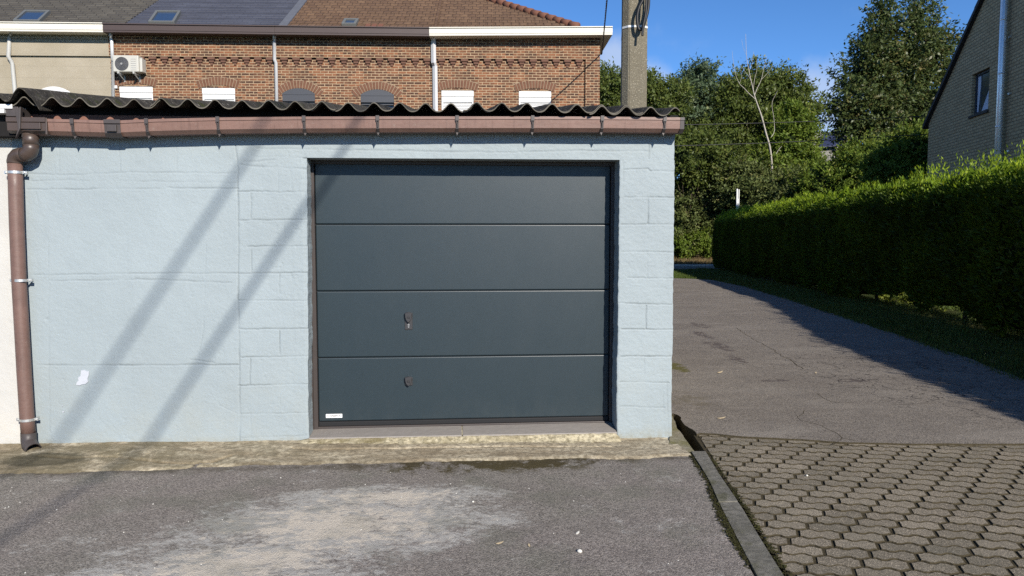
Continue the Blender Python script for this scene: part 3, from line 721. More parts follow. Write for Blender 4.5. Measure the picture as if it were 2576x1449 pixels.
def patch(c00, c10, c11, c01, st=.0055, edge=None):
    c = [np.array(q, float) for q in (c00, c10, c11, c01)]
    nx = max(2, int(max(np.linalg.norm(c[1]-c[0]), np.linalg.norm(c[2]-c[3]))/st)); ny = max(2, int(max(np.linalg.norm(c[3]-c[0]), np.linalg.norm(c[2]-c[1]))/st))
    s, t = np.meshgrid(np.linspace(0, 1, nx), np.linspace(0, 1, ny), indexing='ij')
    P = c[0][None, None]*((1-s)*(1-t))[..., None]+c[1]*(s*(1-t))[..., None]+c[2]*(s*t)[..., None]+c[3]*((1-s)*t)[..., None]
    X, Z = P[..., 0].copy(), P[..., 1].copy()
    h = wall_h(X, Z)
    if edge:
        wob = .007*fbm(X*0+1, Z*7, 51)+.0035*fbm(X*0+3, Z*30, 52)
        notch = np.zeros_like(Z)
        for (a, b, dp, wd) in JW:
            if abs(a[0]-b[0]) > abs(a[1]-b[1]) and a[0] > .5 and max(a[0], b[0]) > 1.05: notch += np.exp(-((Z-b[1])/.012)**2)*.010
        if 'r' in edge:
            k = np.clip((s-.75)/.25, 0, 1)**2; X = X+(wob-notch*(edge == 'r!'))*k; rnd = np.clip((c[1][0]-P[..., 0])/.012, 0, 1); h = h-.008*(1-np.sqrt(1-(1-rnd)**2))
        if 'l' in edge:
            k = np.clip((.25-s)/.25, 0, 1)**2; X = X+wob*k; rnd = np.clip((P[..., 0]-c[0][0])/.012, 0, 1); h = h-.008*(1-np.sqrt(1-(1-rnd)**2))
    return np.stack([X, -h, Z], -1)
def wx(u, v): p = on_y(u, v); return (p[0], p[2])
OL0, OL1 = wx(772, 396.6), wx(776.5, 1103); OR0, OR1 = wx(1559.6, 402), wx(1551.5, 1092)
zt = 2.34
def ext(a, b, z):  # extend line a-b to height z
    t = (z-a[1])/(b[1]-a[1]); return (a[0]+(b[0]-a[0])*t, z)
OLt, OLb = ext(OL0, OL1, OL0[1]), ext(OL0, OL1, -.09); ORb = ext(OR0, OR1, -.09)
WRt, WRb = wx(1698, 345), wx(1689.5, 1110); WR0, WR1 = ext(WRt, WRb, zt), ext(WRt, WRb, -.09)
WLt, WLb = wx(30, 345), wx(64, 1120); WL0, WL1 = ext(WLt, WLb, zt), ext(WLt, WLb, -.09)
garage = empty('garage', (-1.0, 0, 0), 'light blue painted block garage with dark sectional door and brown gutter', 'garage')
mb = MB()
Pl = patch(WL1, OLb, OL0, (WL0[0], OL0[1]), edge='r')
Pr = patch(ORb, WR1, (WR0[0]*.0+ext(WRt, WRb, OR0[1])[0], OR0[1]), OR0, edge='lr')
Pt = patch((WL0[0], OL0[1]), OL0, (OL0[0], zt), WL0, edge=None)
Pm = patch(OL0, OR0, (OR0[0], zt), (OL0[0], zt))
Pq = patch(OR0, (ext(WRt, WRb, OR0[1])[0], OR0[1]), WR0, (OR0[0], zt), edge='r')
for Q in (Pl, Pr, Pt, Pm, Pq): mb.grid(Q, flip=True)
wall = mb.build('wall', [M['paint'], M['paint2']], garage, smooth=True, pattr=np.concatenate([c.ravel() for c in CRK[:5]]))
# reveals, lintel underside, right flank
mb = MB()
yb = .165
def strip(E, dy, flip, n=10, wob=0.0):
    k = np.linspace(0, 1, n)[None, :, None]
    B = E.copy(); B[:, 1] = dy
    Q = E[:, None, :]*(1-k)+B[:, None, :]*k
    if wob: Q[..., 0] += wob*fbm(Q[..., 1]*20, Q[..., 2]*9, 61)*np.clip(k[..., 0]*4, 0, 1)
    return Q
mb.grid(strip(Pl[-1], yb, False, 10, .006), flip=False)
mb.grid(strip(Pr[0], yb, True, 10, .006), flip=True)
mb.grid(strip(Pm[:, 0], yb, True, 8), flip=False)
rv = mb.build('reveal', M['paint2'], garage, smooth=True)
mb = MB()
mb.grid(strip(np.concatenate([Pr[-1], Pq[-1][1:]]), 4.9, False, 60, .012), flip=False)
# shell behind: back wall, roof timber, inner faces so that nothing shines through
x0, x1 = WL0[0], WR0[0]
mb.box(x0, x1, 4.9, 5.0, -.1, 3.05); mb.box(x0-.02, x0+.1, .02, 4.9, -.1, 2.30); mb.box(WR1[0]-.16, WR1[0]-.03, .2, 4.9, -.1, 2.30)
mb.build('side_wall', plain('rough_rendered_flank', (.50, .50, .47), .95, .1, var=.3, sc=9, bump=.03), garage, smooth=False)
# chipped paint
def chip(name, pts, mat, off=-.0065):
    mb = MB(); q = [on_y(u, v, off) for u, v in pts]
    poly = jit([(p[0], p[2]) for p in q]+[(q[0][0], q[0][2])], .004, .008)[:-1]
    V = [(x, off-.0016, z) for x, z in poly]+[(x, .004, z) for x, z in poly]; n = len(poly)
    mb.add(V, [tuple(range(n))]+[(i, n+i, n+(i+1) % n, (i+1) % n) for i in range(n)])
    o = mb.build(name, mat, garage)
    bm = bmesh.new(); bm.from_mesh(o.data); bmesh.ops.triangulate(bm, faces=bm.faces); bmesh.ops.recalc_face_normals(bm, faces=bm.faces); bm.to_mesh(o.data); bm.free(); return o
chip('bare_plaster_patch', [(204, 931), (213, 930), (218, 934), (223, 933), (223, 943), (220, 953), (222, 960), (216, 966), (206, 967), (200, 969), (191, 968), (193, 960), (198, 957), (196, 950), (203, 945)], M['bare'])
chip('bare_plaster_patch', [(157, 1035), (160, 1033), (161, 1037), (158, 1038)], M['bare'])
chip('bare_plaster_patch', [(155, 1020), (157, 1020), (157, 1022), (155, 1022)], M['bare'])
# threshold: bluestone slabs, cream cement below
zl = float(on_y(776, 1102, -.02)[2]); zr = float(on_y(1551, 1087.5, -.02)[2]); zlb = float(on_y(797, 1077.5, .2)[2]); zrb = float(on_y(1531, 1060.5, .2)[2])
xm = float(on_y(1163, 1095, -.02)[0]); xa, xb = OL1[0]-.0, OR1[0]+.0
def zs(x, y):
    t = (x-xa)/(xb-xa); f = (y+.02)/.22; return (zl+(zr-zl)*t)*(1-f)+(zlb+(zrb-zlb)*t)*f
for (p, q) in ((xa+.003, xm-.004), (xm+.004, xb-.003)):
    mb = MB(); V = []
    for x in (p, q):
        for y in (-.02, .26):
            for dz in (-.035, 0): V.append((x, y, zs(x, y)+dz))
    mb.add(V, [(0, 1, 3, 2), (4, 6, 7, 5), (0, 4, 5, 1), (2, 3, 7, 6), (0, 2, 6, 4), (1, 5, 7, 3)]); mb.build('threshold', M['bluestone'], garage, bevel=.003)
mb = MB(); mb.add([(xm-.004, -.019, zs(xm, -.02)-.002), (xm+.004, -.019, zs(xm, -.02)-.002), (xm+.004, .2, zs(xm, .2)-.002), (xm-.004, .2, zs(xm, .2)-.002)], [(0, 1, 2, 3)])
mb.build('threshold_joint', M['cream'], garage)
nx, ny = 330, 26
xs = np.linspace(xa-.13, xb+.03, nx); t = np.linspace(0, 1, ny)
Xg = np.repeat(xs[:, None], ny, 1)
prof_y = np.interp(t, [0, .12, .55, 1], [-.012, -.030, -.075, -.155]); prof_f = np.interp(t, [0, .12, .6, 1], [1, .96, .36, 0])
Yg = np.repeat(prof_y[None, :], nx, 0)
fall = (np.clip((xs-(xa-.13))/.13, 0, 1)[:, None]**.7)*np.clip((xb+.032-xs)/.05, 0, 1)[:, None]**.6
top = (zl+(zr-zl)*((xs-xa)/(xb-xa)))[:, None]-.006
zw_ = zwall(xs)[:, None]-.006; Zg = zw_+(top-zw_)*prof_f[None, :]*fall+.006*fbm(Xg*14, Yg*14+t[None, :]*2, 71)+.004*fbm(Xg*45, t[None, :]*9, 72)
Yg = Yg-.012*fbm(Xg*6, t[None, :]*2, 73)*t[None, :]
Yg[:, 0] = -.004
mb = MB(); mb.grid(np.stack([Xg, Yg, Zg], -1), flip=False); mb.build('cement_fillet', M['cream'], garage, smooth=True)
mb = MB(); mb.box(xa-.02, xb+.02, .0, .26, -.08, min(zl, zr)-.04); mb.build('threshold_base', M['cream'], garage)

# ---- door
YD = .20
xl = float(on_y(797, 750, YD)[0]); xr = float(on_y(1533, 750, YD)[0])
seams = [(408, 408), (564.3, 564.6), (732.5, 728.8), (900.3, 891.5), (1061, 1046.5)]
sz = [(float(on_y(797, a, YD)[2]), float(on_y(1533, b, YD)[2])) for a, b in seams]
mb = MB()
for (t0, t1), (b0, b1) in zip(sz[:-1], sz[1:]):
    gp = .0025
    V = []
    for x, zt_, zb_ in ((xl, t0-gp, b0+gp), (xr, t1-gp, b1+gp)):
        for y in (YD, YD+.04):
            V += [(x, y, zb_), (x, y, zt_)]
    mb.add(V, [(0, 1, 3, 2), (4, 6, 7, 5), (0, 4, 5, 1), (2, 3, 7, 6), (0, 2, 6, 4), (1, 5, 7, 3)])
door = mb.build('door', M['door'], garage, bevel=.0075, seg=3)
mb = MB(); mb.box(xl-.05, xr+.05, YD+.012, YD+.2, 0.0, 2.2); mb.build('door_backing', M['rubber'], garage)
mb = MB(); V = []
for x, zt_, zb_ in ((xl, sz[-1][0]-.003, sz[-1][0]-.036), (xr, sz[-1][1]-.003, sz[-1][1]-.036)):
    for y in (YD-.002, YD+.04): V += [(x, y, zb_), (x, y, zt_)]
BX = [(0, 1, 3, 2), (4, 6, 7, 5), (0, 4, 5, 1), (2, 3, 7, 6), (0, 2, 6, 4), (1, 5, 7, 3)]
mb.add(V, BX); mb.build('bottom_seal', M['rubber'], door, bevel=.003)
mb = MB(); V = []
for x, zt_, zb_ in ((xl-.03, sz[-1][0]-.036, zlb-.004), (xr+.03, sz[-1][1]-.036, zrb-.004)):
    for y in (YD-.020, YD+.04): V += [(x, y, zb_), (x, y, zt_)]
mb.add(V, BX); mb.box(xl-.034, xl-.002, YD-.028, YD+.02, .03, 2.12); mb.box(xl-.052, xl-.036, YD-.018, YD+.02, .03, 2.12)
mb.box(xr+.002, xr+.05, YD-.028, YD+.02, .08, 2.12)
mb.box(xl-.05, xr+.05, YD-.03, YD+.02, float(on_y(1100, 415, YD)[2]), float(on_y(1100, 398, YD)[2])+.1)
mb.build('door_frame', M['frame'], garage, bevel=.003)
chip('bare_plaster_patch', [(782, 470), (785, 470), (785, 488), (783, 488)], M['bare'], .16) if False else None

# locks: plate with a shield-shaped cover
def shield(cx, cz, w, h, y0, y1, T=None):
    pts = []
    for s in np.linspace(0, 1, 9): pts.append((cx-w/2*(1-.0*s), cz+h/2-.004*math.sin(s*math.pi*.5)) if s == 0 else None) if False else None
    prof = [(-.5, .5), (-.25, .56), (0, .58), (.25, .56), (.5, .5), (.48, .15), (.38, -.15), (.22, -.36), (0, -.5), (-.22, -.36), (-.38, -.15), (-.48, .15)]
    return [(cx+a*w, cz+b*h) for a, b in prof]
def lock(pu0, pv0, pu1, pv1, su0, sv0, su1, sv1, name, keyhole):
    a = on_y(pu0, pv0, YD-.004); b = on_y(pu1, pv1, YD-.004)
    org = (float((a[0]+b[0])/2), YD, float((a[2]+b[2])/2))
    mb = MB(); mb.box(a[0], b[0], YD-.007, YD, b[2], a[2])
    p = mb.build('lock_plate' if keyhole else 'handle_plate', [M['blackplastic'], M['sticker']], door, bevel=.004, loc=org)
    q = on_y(su0, sv0, YD-.02); r = on_y(su1, sv1, YD-.02)
    pr = shield((q[0]+r[0])/2, (q[2]+r[2])/2, r[0]-q[0], q[2]-r[2], 0, 0)
    mb = MB(); n = len(pr); cx, cz = (q[0]+r[0])/2, (q[2]+r[2])/2
    V = [(x, YD-.007, z) for x, z in pr]+[(x, YD-.030, z) for x, z in pr]+[(cx+(x-cx)*.86, YD-.035, cz+(z-cz)*.86) for x, z in pr]
    mb.add(V, [(i, (i+1) % n, n+(i+1) % n, n+i)[::-1] for i in range(n)]+[(n+i, n+(i+1) % n, 2*n+(i+1) % n, 2*n+i)[::-1] for i in range(n)]+[tuple(range(2*n, 3*n))])
    # moulded double-chevron mark
    W = (r[0]-q[0]); 
    for k in (0, 1):
        ox = cx-W*.16+k*W*.24; oz = cz+W*.10-k*W*.06
        c = [(ox+W*.12, oz+W*.20), (ox-W*.06, oz), (ox+W*.10, oz-W*.18), (ox+W*.17, oz-W*.15), (ox+W*.03, oz), (ox+W*.19, oz+W*.16)]
        m2 = len(c); base = [(x, YD-.0352, z) for x, z in c]; topv = [(x, YD-.0375, z) for x, z in c]
        mb.add(base+topv, [(m2, m2+1, m2+4, m2+5), (m2+1, m2+2, m2+3, m2+4)]+[(i, (i+1) % m2, m2+(i+1) % m2, m2+i) for i in range(m2)], 1)
    o = mb.build('lock_cover' if keyhole else 'pull_handle', [M['blackplastic'], M['rubber']], door)
    bm = bmesh.new(); bm.from_mesh(o.data); bmesh.ops.recalc_face_normals(bm, faces=bm.faces); bm.to_mesh(o.data); bm.free()
    if keyhole:
        c1 = on_y(1028, 817, YD-.0075); mb = MB()
        for k in range(14):
            a0, a1 = 2*math.pi*k/14, 2*math.pi*(k+1)/14
            mb.add([(c1[0]+rr_*math.cos(q_), YD-.0082, c1[2]+rr_*math.sin(q_)) for rr_, q_ in ((.0062, a0), (.0062, a1), (.0032, a1), (.0032, a0))], [(0, 1, 2, 3)])
        c2 = on_y(1028, 822.5, YD-.0075); mb.box(c2[0]-.005, c2[0]+.005, YD-.0085, YD-.0075, c2[2]-.003, c2[2]+.003)
        mb.build('keyhole', M['galv'], door)
lock(1018, 787, 1038, 829.5, 1018.3, 787.5, 1036.5, 812, 'lock', True)
lock(1018, 949, 1038, 969.5, 1018.6, 949.5, 1036.5, 971.5, 'handle', False)

# maker's badge
def text_mesh(mb, body, x, z, h, y, mi, width=None, bold=.0):
    c = bpy.data.curves.new('t', 'FONT'); c.body = body; c.size = 1; c.offset = bold; c.resolution_u = 3
    o = bpy.data.objects.new('t', c); COL.objects.link(o); bpy.context.view_layer.update()
    dg = bpy.context.evaluated_depsgraph_get(); me = o.evaluated_get(dg).to_mesh()
    V = np.array([tuple(v.co) for v in me.vertices]); F_ = [tuple(p.vertices) for p in me.polygons]
    bpy.data.objects.remove(o)
    mn, mxx = V.min(0), V.max(0); s = h/(mxx[1]-mn[1]); sx = s if width is None else width/(mxx[0]-mn[0])
    mb.add([(x+(v[0]-mn[0])*sx, y, z+(v[1]-mn[1])*s) for v in V], F_, mi)
a = on_y(819.8, 1041.8, YD-.001); b = on_y(861, 1050.6, YD-.001); zc = (a[2]+b[2])/2; hh = (a[2]-b[2])/2
mb = MB(); mb.box(a[0], b[0], YD-.0012, YD, zc-hh, zc+hh, 0)
W = b[0]-a[0]
text_mesh(mb, 'KRISPOL', a[0]+W*.22, zc-hh*.42, hh*.84, YD-.0018, 1, W*.70, .035)
ex = a[0]+W*.115
mb.add([(ex-.0052, YD-.0016, zc-.006), (ex-.0042, YD-.0016, zc+.003), (ex, YD-.0016, zc+.0085), (ex+.0045, YD-.0016, zc+.004), (ex+.0055, YD-.0016, zc-.007), (ex+.0018, YD-.0016, zc-.003), (ex, YD-.0016, zc+.003), (ex-.002, YD-.0016, zc-.003)], [(0, 1, 6, 7), (1, 2, 6), (2, 3, 6), (3, 4, 5, 6)], 2)
o = mb.build('badge', [M['sticker'], M['ink'], M['red']], door)

# ---- gutter
gu = [(118, 299), (200, 301), (285, 303.5), (400, 299), (560, 295.5), (765, 293.5), (950, 293), (1150, 293), (1340, 293), (1515, 293.5), (1722, 295.5)]
gp_ = np.array([on_y(u, v, -.165) for u, v in gu]); 
def gz(x): return np.interp(x, gp_[:, 0], gp_[:, 2])
GP = [(-.048, -.004), (-.044, -.100), (-.128, -.103), (-.158, -.079), (-.1625, -.0215), (-.168, -.0195), (-.168, 0), (-.156, 0), (-.156, -.010), (-.1545, -.078), (-.126, -.098), (-.050, -.094), (-.052, -.004)]
def profile(mb, prof, xs, zf, mi=0, caps=True, off=0.0):
    P = np.array([[(x, p[0]-off*(1 if p[0] < -.1 else 0), zf(x)+p[1]-off*(1 if p[1] < -.05 else 0)) for p in prof] for x in xs])
    n = len(prof); Pc = np.concatenate([P, P[:, :1]], 1); mb.grid(Pc, mi)
    if caps:
        mb.add(P[0], [tuple(range(n))], mi); mb.add(P[-1], [tuple(range(n))[::-1]], mi)
xg0, xg1 = float(gp_[0][0]), float(gp_[-1][0])
mb = MB(); profile(mb, GP, np.linspace(xg0-.1, xg1-.028, 40), gz); gutter = mb.build('gutter', M['gutter'], garage)
mb = MB(); profile(mb, GP, np.linspace(xg1-.030, xg1, 2), gz, off=.003)
prof2 = [(-.048, 0), (-.044, -.104), (-.131, -.106), (-.161, -.081), (-.171, -.02), (-.171, .003)]
mb.add([(xg1+.001, y, gz(xg1)+z) for y, z in prof2], [tuple(range(6))]); mb.build('end_cap', M['dpvc'], gutter)
STR = [(-.130, -.1075), (-.162, -.083), (-.166, -.024), (-.1725, -.022), (-.1725, .004), (-.150, .004), (-.150, .000), (-.169, .000), (-.169, -.019), (-.1635, -.021), (-.159, -.081), (-.129, -.1045)]
brk = [182, 369, 548, 765, 950, 1150, 1340, 1515, 1672]
def bracket(u):
    x = float(on_y(u, 310, -.165)[0]); mb = MB(); s = .010
    # splayed two-legged strap with a hook at the top and a tail below
    profile(mb, STR, [x-s, x+s], gz)
    z = float(gz(x))
    for sg in (-1, 1):
        mb.tube([(x+sg*.008, -.172, z-.03), (x+sg*.002, -.171, z-.055), (x, -.168, z-.075)], .003, 6)
    mb.box(x-.012, x+.012, -.177, -.168, z-.030, z+.006)
    mb.add([(x-.009, -.132, z-.106), (x+.009, -.132, z-.106), (x, -.140, z-.128), (x-.009, -.122, z-.106), (x+.009, -.122, z-.106)], [(0, 1, 2), (3, 2, 4), (0, 2, 3), (1, 4, 2)])
    mb.box(x-.009, x+.009, -.130, -.04, z-.108, z-.1035)
    return mb.build('bracket', M['dpvc'], gutter, loc=(x, -.165, z))
for u in brk: bracket(u)
# joint piece and running outlet
xj0, xj1 = float(on_y(262, 320, -.168)[0]), float(on_y(303, 320, -.168)[0])
mb = MB(); profile(mb, [(p[0], p[1]) for p in GP[:7]], np.linspace(xj0, xj1, 4), gz, off=.006, caps=False)
mb.box(xj0+.022, xj1-.022, -.184, -.171, gz(xj0)-.075, gz(xj0)-.03); mb.box(xj0, xj1, -.178, -.150, gz(xj0)-.022, gz(xj0)+.006)
mb.build('union_piece', M['dpvc'], gutter, bevel=.002)
xo0, xo1 = float(on_y(18, 320, -.17)[0]), float(on_y(116, 320, -.17)[0])
zo = float(on_y(60, 296.5, -.17)[2]); zo2 = float(on_y(60, 335, -.16)[2])
mb = MB(); OP = [(-.03, 0), (-.03, -.098), (-.138, zo2-zo+.0), (-.170, -.085), (-.172, -.03), (-.182, -.028), (-.182, .004), (-.17, .004), (-.17, -.02), (-.03, -.02)]
profile(mb, OP, [xo0, xo1], lambda x: zo)
mb.box(xo0+.075, xo1-.03, -.184, -.172, zo-.075, zo-.032); mb.box(xo1-.004, xo1+.008, -.176, -.04, zo-.110, zo+.002)
outlet = mb.build('outlet', M['bpvc'], gutter, bevel=.0025)
# board behind the gutter, black wall plate above
mb = MB(); zb0 = float(on_y(300, 290, -.03)[2]); mb.box(float(on_y(60, 290, -.03)[0]), WR0[0]+.01, -.030, -.010, zb0-.085, zb0)
mb.build('fascia_board', M['board'], garage, bevel=.002)
mb = MB(); mb.box(x0-.25, WR0[0]+.02, -.008, .12, 2.28, zb0+.055); mb.build('wall_plate', M['blackwood'], garage)

# ---- corrugated roof: overlapping sheets, uneven front edge
TS = math.tan(R(8.5)); PT = .177
xc0 = float(on_y(63, 258, -.19)[0]); zc0 = float(on_y(800, 256.5, -.19)[2])-.029
mb = MB()
starts = [(-1, 6, 0, 0), (4.6, 7, .007, -.008), (10.6, 7, .0, .012), (16.5, 5, .008, -.012), (19.5, 4.2, .010, .014), (21.5, 4.0, .0, -.004)]
for (s0, n_, dz, dyf) in starts:
    xa_ = xc0+s0*PT-PT*.5*0; xb_ = xa_+n_*PT
    if s0 == -1: xa_ = xc0-.42*PT
    if s0 == 21.5: xb_ = float(on_y(1712, 280, -.19)[0])
    xs = np.arange(xa_, xb_, PT/16); ys = np.concatenate([np.linspace(-.20+dyf, .3, 8), np.linspace(.5, 5.1, 14)])
    Xg, Yg = np.meshgrid(xs, ys, indexing='ij')
    Yg = Yg+(.010*fbm(Xg*4, Yg*0, 81)+.005*fbm(Xg*26, Yg*0, 82))*(np.clip((.3-Yg)/.4, 0, 1))
    ph = 2*math.pi*(Xg-xc0)/PT
    Z = zc0+dz+.029*np.cos(ph)+.004*np.cos(2*ph)+(Yg+.19)*TS+.0035*fbm(Xg*9, Yg*3, 83)+.003*fbm(Xg*1.3, Yg, 84)
    Z += .004*np.sin(Xg*2.1+1)+.005*fbm(Xg*3.1, Yg*.6+s0, 88)
    top = np.stack([Xg, Yg, Z], -1); bot = top.copy(); bot[..., 2] -= .0075
    mb.grid(top, 0, flip=True); mb.grid(bot, 0)
    mb.grid(np.stack([top[:, 0], bot[:, 0]], 1), 1, flip=True)
    mb.grid(np.stack([top[0], bot[0]], 1), 0); mb.grid(np.stack([top[-1], bot[-1]], 1), 0, flip=True)
roof = mb.build('roof', [M['asb'], M['asbedge']], garage, smooth=True)
for p in roof.data.polygons:
    if p.material_index == 1: p.use_smooth = False

# ---- downspout
def pipe_pts(px, ys): return [on_y(u, v, y) for (u, v), y in zip(px, ys)]
rP = .046
ds = pipe_pts([(37.5, 409), (39.5, 470), (42, 560), (47.5, 700), (55, 830), (61, 940), (68, 1052), (71.5, 1092)], [-.062]*8)
mb = MB(); mb.tube(ds, rP, 20); pipe = mb.build('downspout', M['pipe'], garage, smooth=True)
el = pipe_pts([(77, 338), (77.5, 352), (78, 364)], [-.105]*3)
mb = MB(); mb.tube(pipe_pts([(74, 334), (74, 346)], [-.105]*2), .046, 20); mb.tube(el, .0495, 20)
mb.tube(pipe_pts([(78, 362), (78, 374), (75, 383), (68, 388), (60, 389.5)], [-.105, -.105, -.103, -.098, -.092]), .0485, 20)
mb.build('upper_elbow', M['bpvc'], pipe, smooth=True)
mb = MB(); mb.tube(pipe_pts([(64, 389.5), (54, 389), (45, 391), (39, 398), (37.5, 406), (37.5, 411)], [-.092, -.082, -.072, -.066, -.062, -.062]), .0490, 20)
mb.build('lower_elbow', M['bpvc'], pipe, smooth=True)
# shoe turning out to the front and right, open end
mb = MB(); n = 20
sh = pipe_pts([(71.5, 1088), (72, 1108), (75, 1120), (84, 1132)], [-.062, -.063, -.085, -.130]); 
mb.tube(sh, [.049, .049, .050, .050], n, 0, caps=False); mb.tube([sh[1]+np.array([0, 0, 0]), sh[2], sh[3]], [.044, .045, .046], n, 1, caps=False)
rim_o = mb.V[0][3*n:4*n]; rim_i = mb.V[1][2*n:3*n]
mb.add(np.concatenate([rim_o, rim_i]), [(i, (i+1) % n, n+(i+1) % n, n+i) for i in range(n)], 0)
mb.tube([sh[1], sh[1]+(sh[0]-sh[1])*.1], .043, n, 1)
mb.build('shoe', [M['dpvc'], M['rubber']], pipe, smooth=True)
def clamp(u, v):
    c = on_y(u, v, -.062); mb = MB()
    ring = [(c[0]+(rP+.003)*math.cos(a), c[1]+(rP+.003)*math.sin(a)) for a in np.linspace(math.pi, 2*math.pi, 15)]
    ring = [(ring[0][0], .0), ]+ring+[(ring[-1][0], .0)]
    P = np.array([[(x, y, c[2]-.009), (x, y, c[2]+.009)] for x, y in ring]); mb.grid(P, flip=False)
    Pi = np.array([[(c[0]+(x-c[0])*.96, c[1]+(y-c[1])*.96, c[2]-.009), (c[0]+(x-c[0])*.96, c[1]+(y-c[1])*.96, c[2]+.009)] for x, y in ring]); mb.grid(Pi, flip=True)
    mb.grid(np.stack([P[:, 1], Pi[:, 1]], 1)); mb.grid(np.stack([P[:, 0], Pi[:, 0]], 1), flip=True)
    for s in (-1, 1):
        x = c[0]+s*(rP+.014); mb.box(x-.013, x+.013, c[1]-.004, c[1]+.004, c[2]-.010, c[2]+.010); mb.disc((x, c[1]-.016, c[2]), (0, 1, 0), .0045, .03, 8); mb.disc((x, c[1]-.010, c[2]), (0, 1, 0), .007, .005, 6)
    mb.disc((c[0], c[1]+rP, c[2]), (0, 1, 0), .006, .03, 8)
    return mb.build('clamp', M['galv'], pipe, loc=c)
clamp(39.5, 434); clamp(53, 705); clamp(69, 1055)

# ---- neighbour's garage on the left
nb = empty('garage', (-4.0, 0, 0), 'white painted garage at the left edge behind the brown downspout', 'garage')
NLt = (-9.0, 2.25)
s_ = [(-9.0, -.05), (WL1[0]-.0, -.05), (WL0[0], 2.25), NLt]
Pn = patch(*s_, st=.012); Pn[..., 1] -= .004*fbm(Pn[..., 0]*4, Pn[..., 2]*4, 91)
mb = MB(); mb.grid(Pn, flip=True); mb.build('wall', M['white_paint'], nb, smooth=True)
mb = MB(); mb.box(-9, x0-.06, .03, 4.9, -.1, 2.35); mb.build('garage_body', M['white_paint'], nb)
mb = MB()
xe = float(on_y(110, 240, -.2)[0]); zc1 = float(on_y(62, 221, -.22)[2])-.032; TS2 = math.tan(R(8.2))
xs = np.arange(xe-6.2, xe, PT/16); ys = np.concatenate([np.linspace(-.24, .3, 9), np.linspace(.5, 5.1, 14)])
xpk = float(on_y(56, 222, -.22)[0])
Xg, Yg = np.meshgrid(xs, ys, indexing='ij'); Yg = Yg+(.02*fbm(Xg*5, Yg*0, 85)+.01*fbm(Xg*22, Yg*0, 86))*(np.clip((.3-Yg)/.4, 0, 1))
ph = 2*math.pi*(Xg-xpk)/(PT*1.05)
Z = zc1+.034*np.cos(ph)+(Yg+.22)*TS2+.006*fbm(Xg*7, Yg*4, 87)-.05*np.clip((xpk-Xg)/.25, 0, 1)
Z -= .10*np.clip((Xg-(xe-.05))/.05, 0, 1)**1.5
top = np.stack([Xg, Yg, Z], -1); bot = top.copy(); bot[..., 2] -= .009
mb.grid(top, 0, flip=True); mb.grid(bot, 0); mb.grid(np.stack([top[:, 0], bot[:, 0]], 1), 0, flip=True); mb.grid(np.stack([top[-1], bot[-1]], 1), 0, flip=True)
mb.build('roof', M['asb'], nb, smooth=True)
mb = MB(); p0 = on_y(-60, 266, -.2); p1 = on_y(34, 262, -.2); p2 = on_y(34, 271, -.2)
mb.box(-6.5, p1[0]-.01, -.20, -.03, p1[2]-.03, p1[2]+.0); mb.box(-6.5, p1[0]-.06, -.205, -.02, p1[2]-.060, p1[2]-.032, 0)
mb.build('fascia', [M['white']], nb, bevel=.003)
mb = MB(); mb.box(-6.5, p1[0]-.03, -.12, -.01, p1[2]-.20, p1[2]-.062); mb.build('under_board', M['blackwood'], nb)
mb = MB(); a_ = on_y(12, 275, -.2); b_ = on_y(52, 300, -.2)
mb.box(a_[0], b_[0]-.02, -.19, -.04, b_[2]+.02, a_[2]+.02); mb.add([(a_[0]+.06, -.195, a_[2]), (b_[0], -.195, a_[2]+.02), (b_[0]-.01, -.195, b_[2]-.06), (b_[0]-.045, -.195, b_[2]-.13), (a_[0]+.075, -.195, b_[2]-.06)]+[(a_[0]+.06, -.17, a_[2]), (b_[0], -.17, a_[2]+.02), (b_[0]-.01, -.17, b_[2]-.06), (b_[0]-.045, -.17, b_[2]-.13), (a_[0]+.075, -.17, b_[2]-.06)], [(0, 1, 2, 3, 4)[::-1], (0, 1, 6, 5), (1, 2, 7, 6), (2, 3, 8, 7), (3, 4, 9, 8), (4, 0, 5, 9)])
mb.build('gutter_bracket', M['dpvc'], nb, bevel=.003)
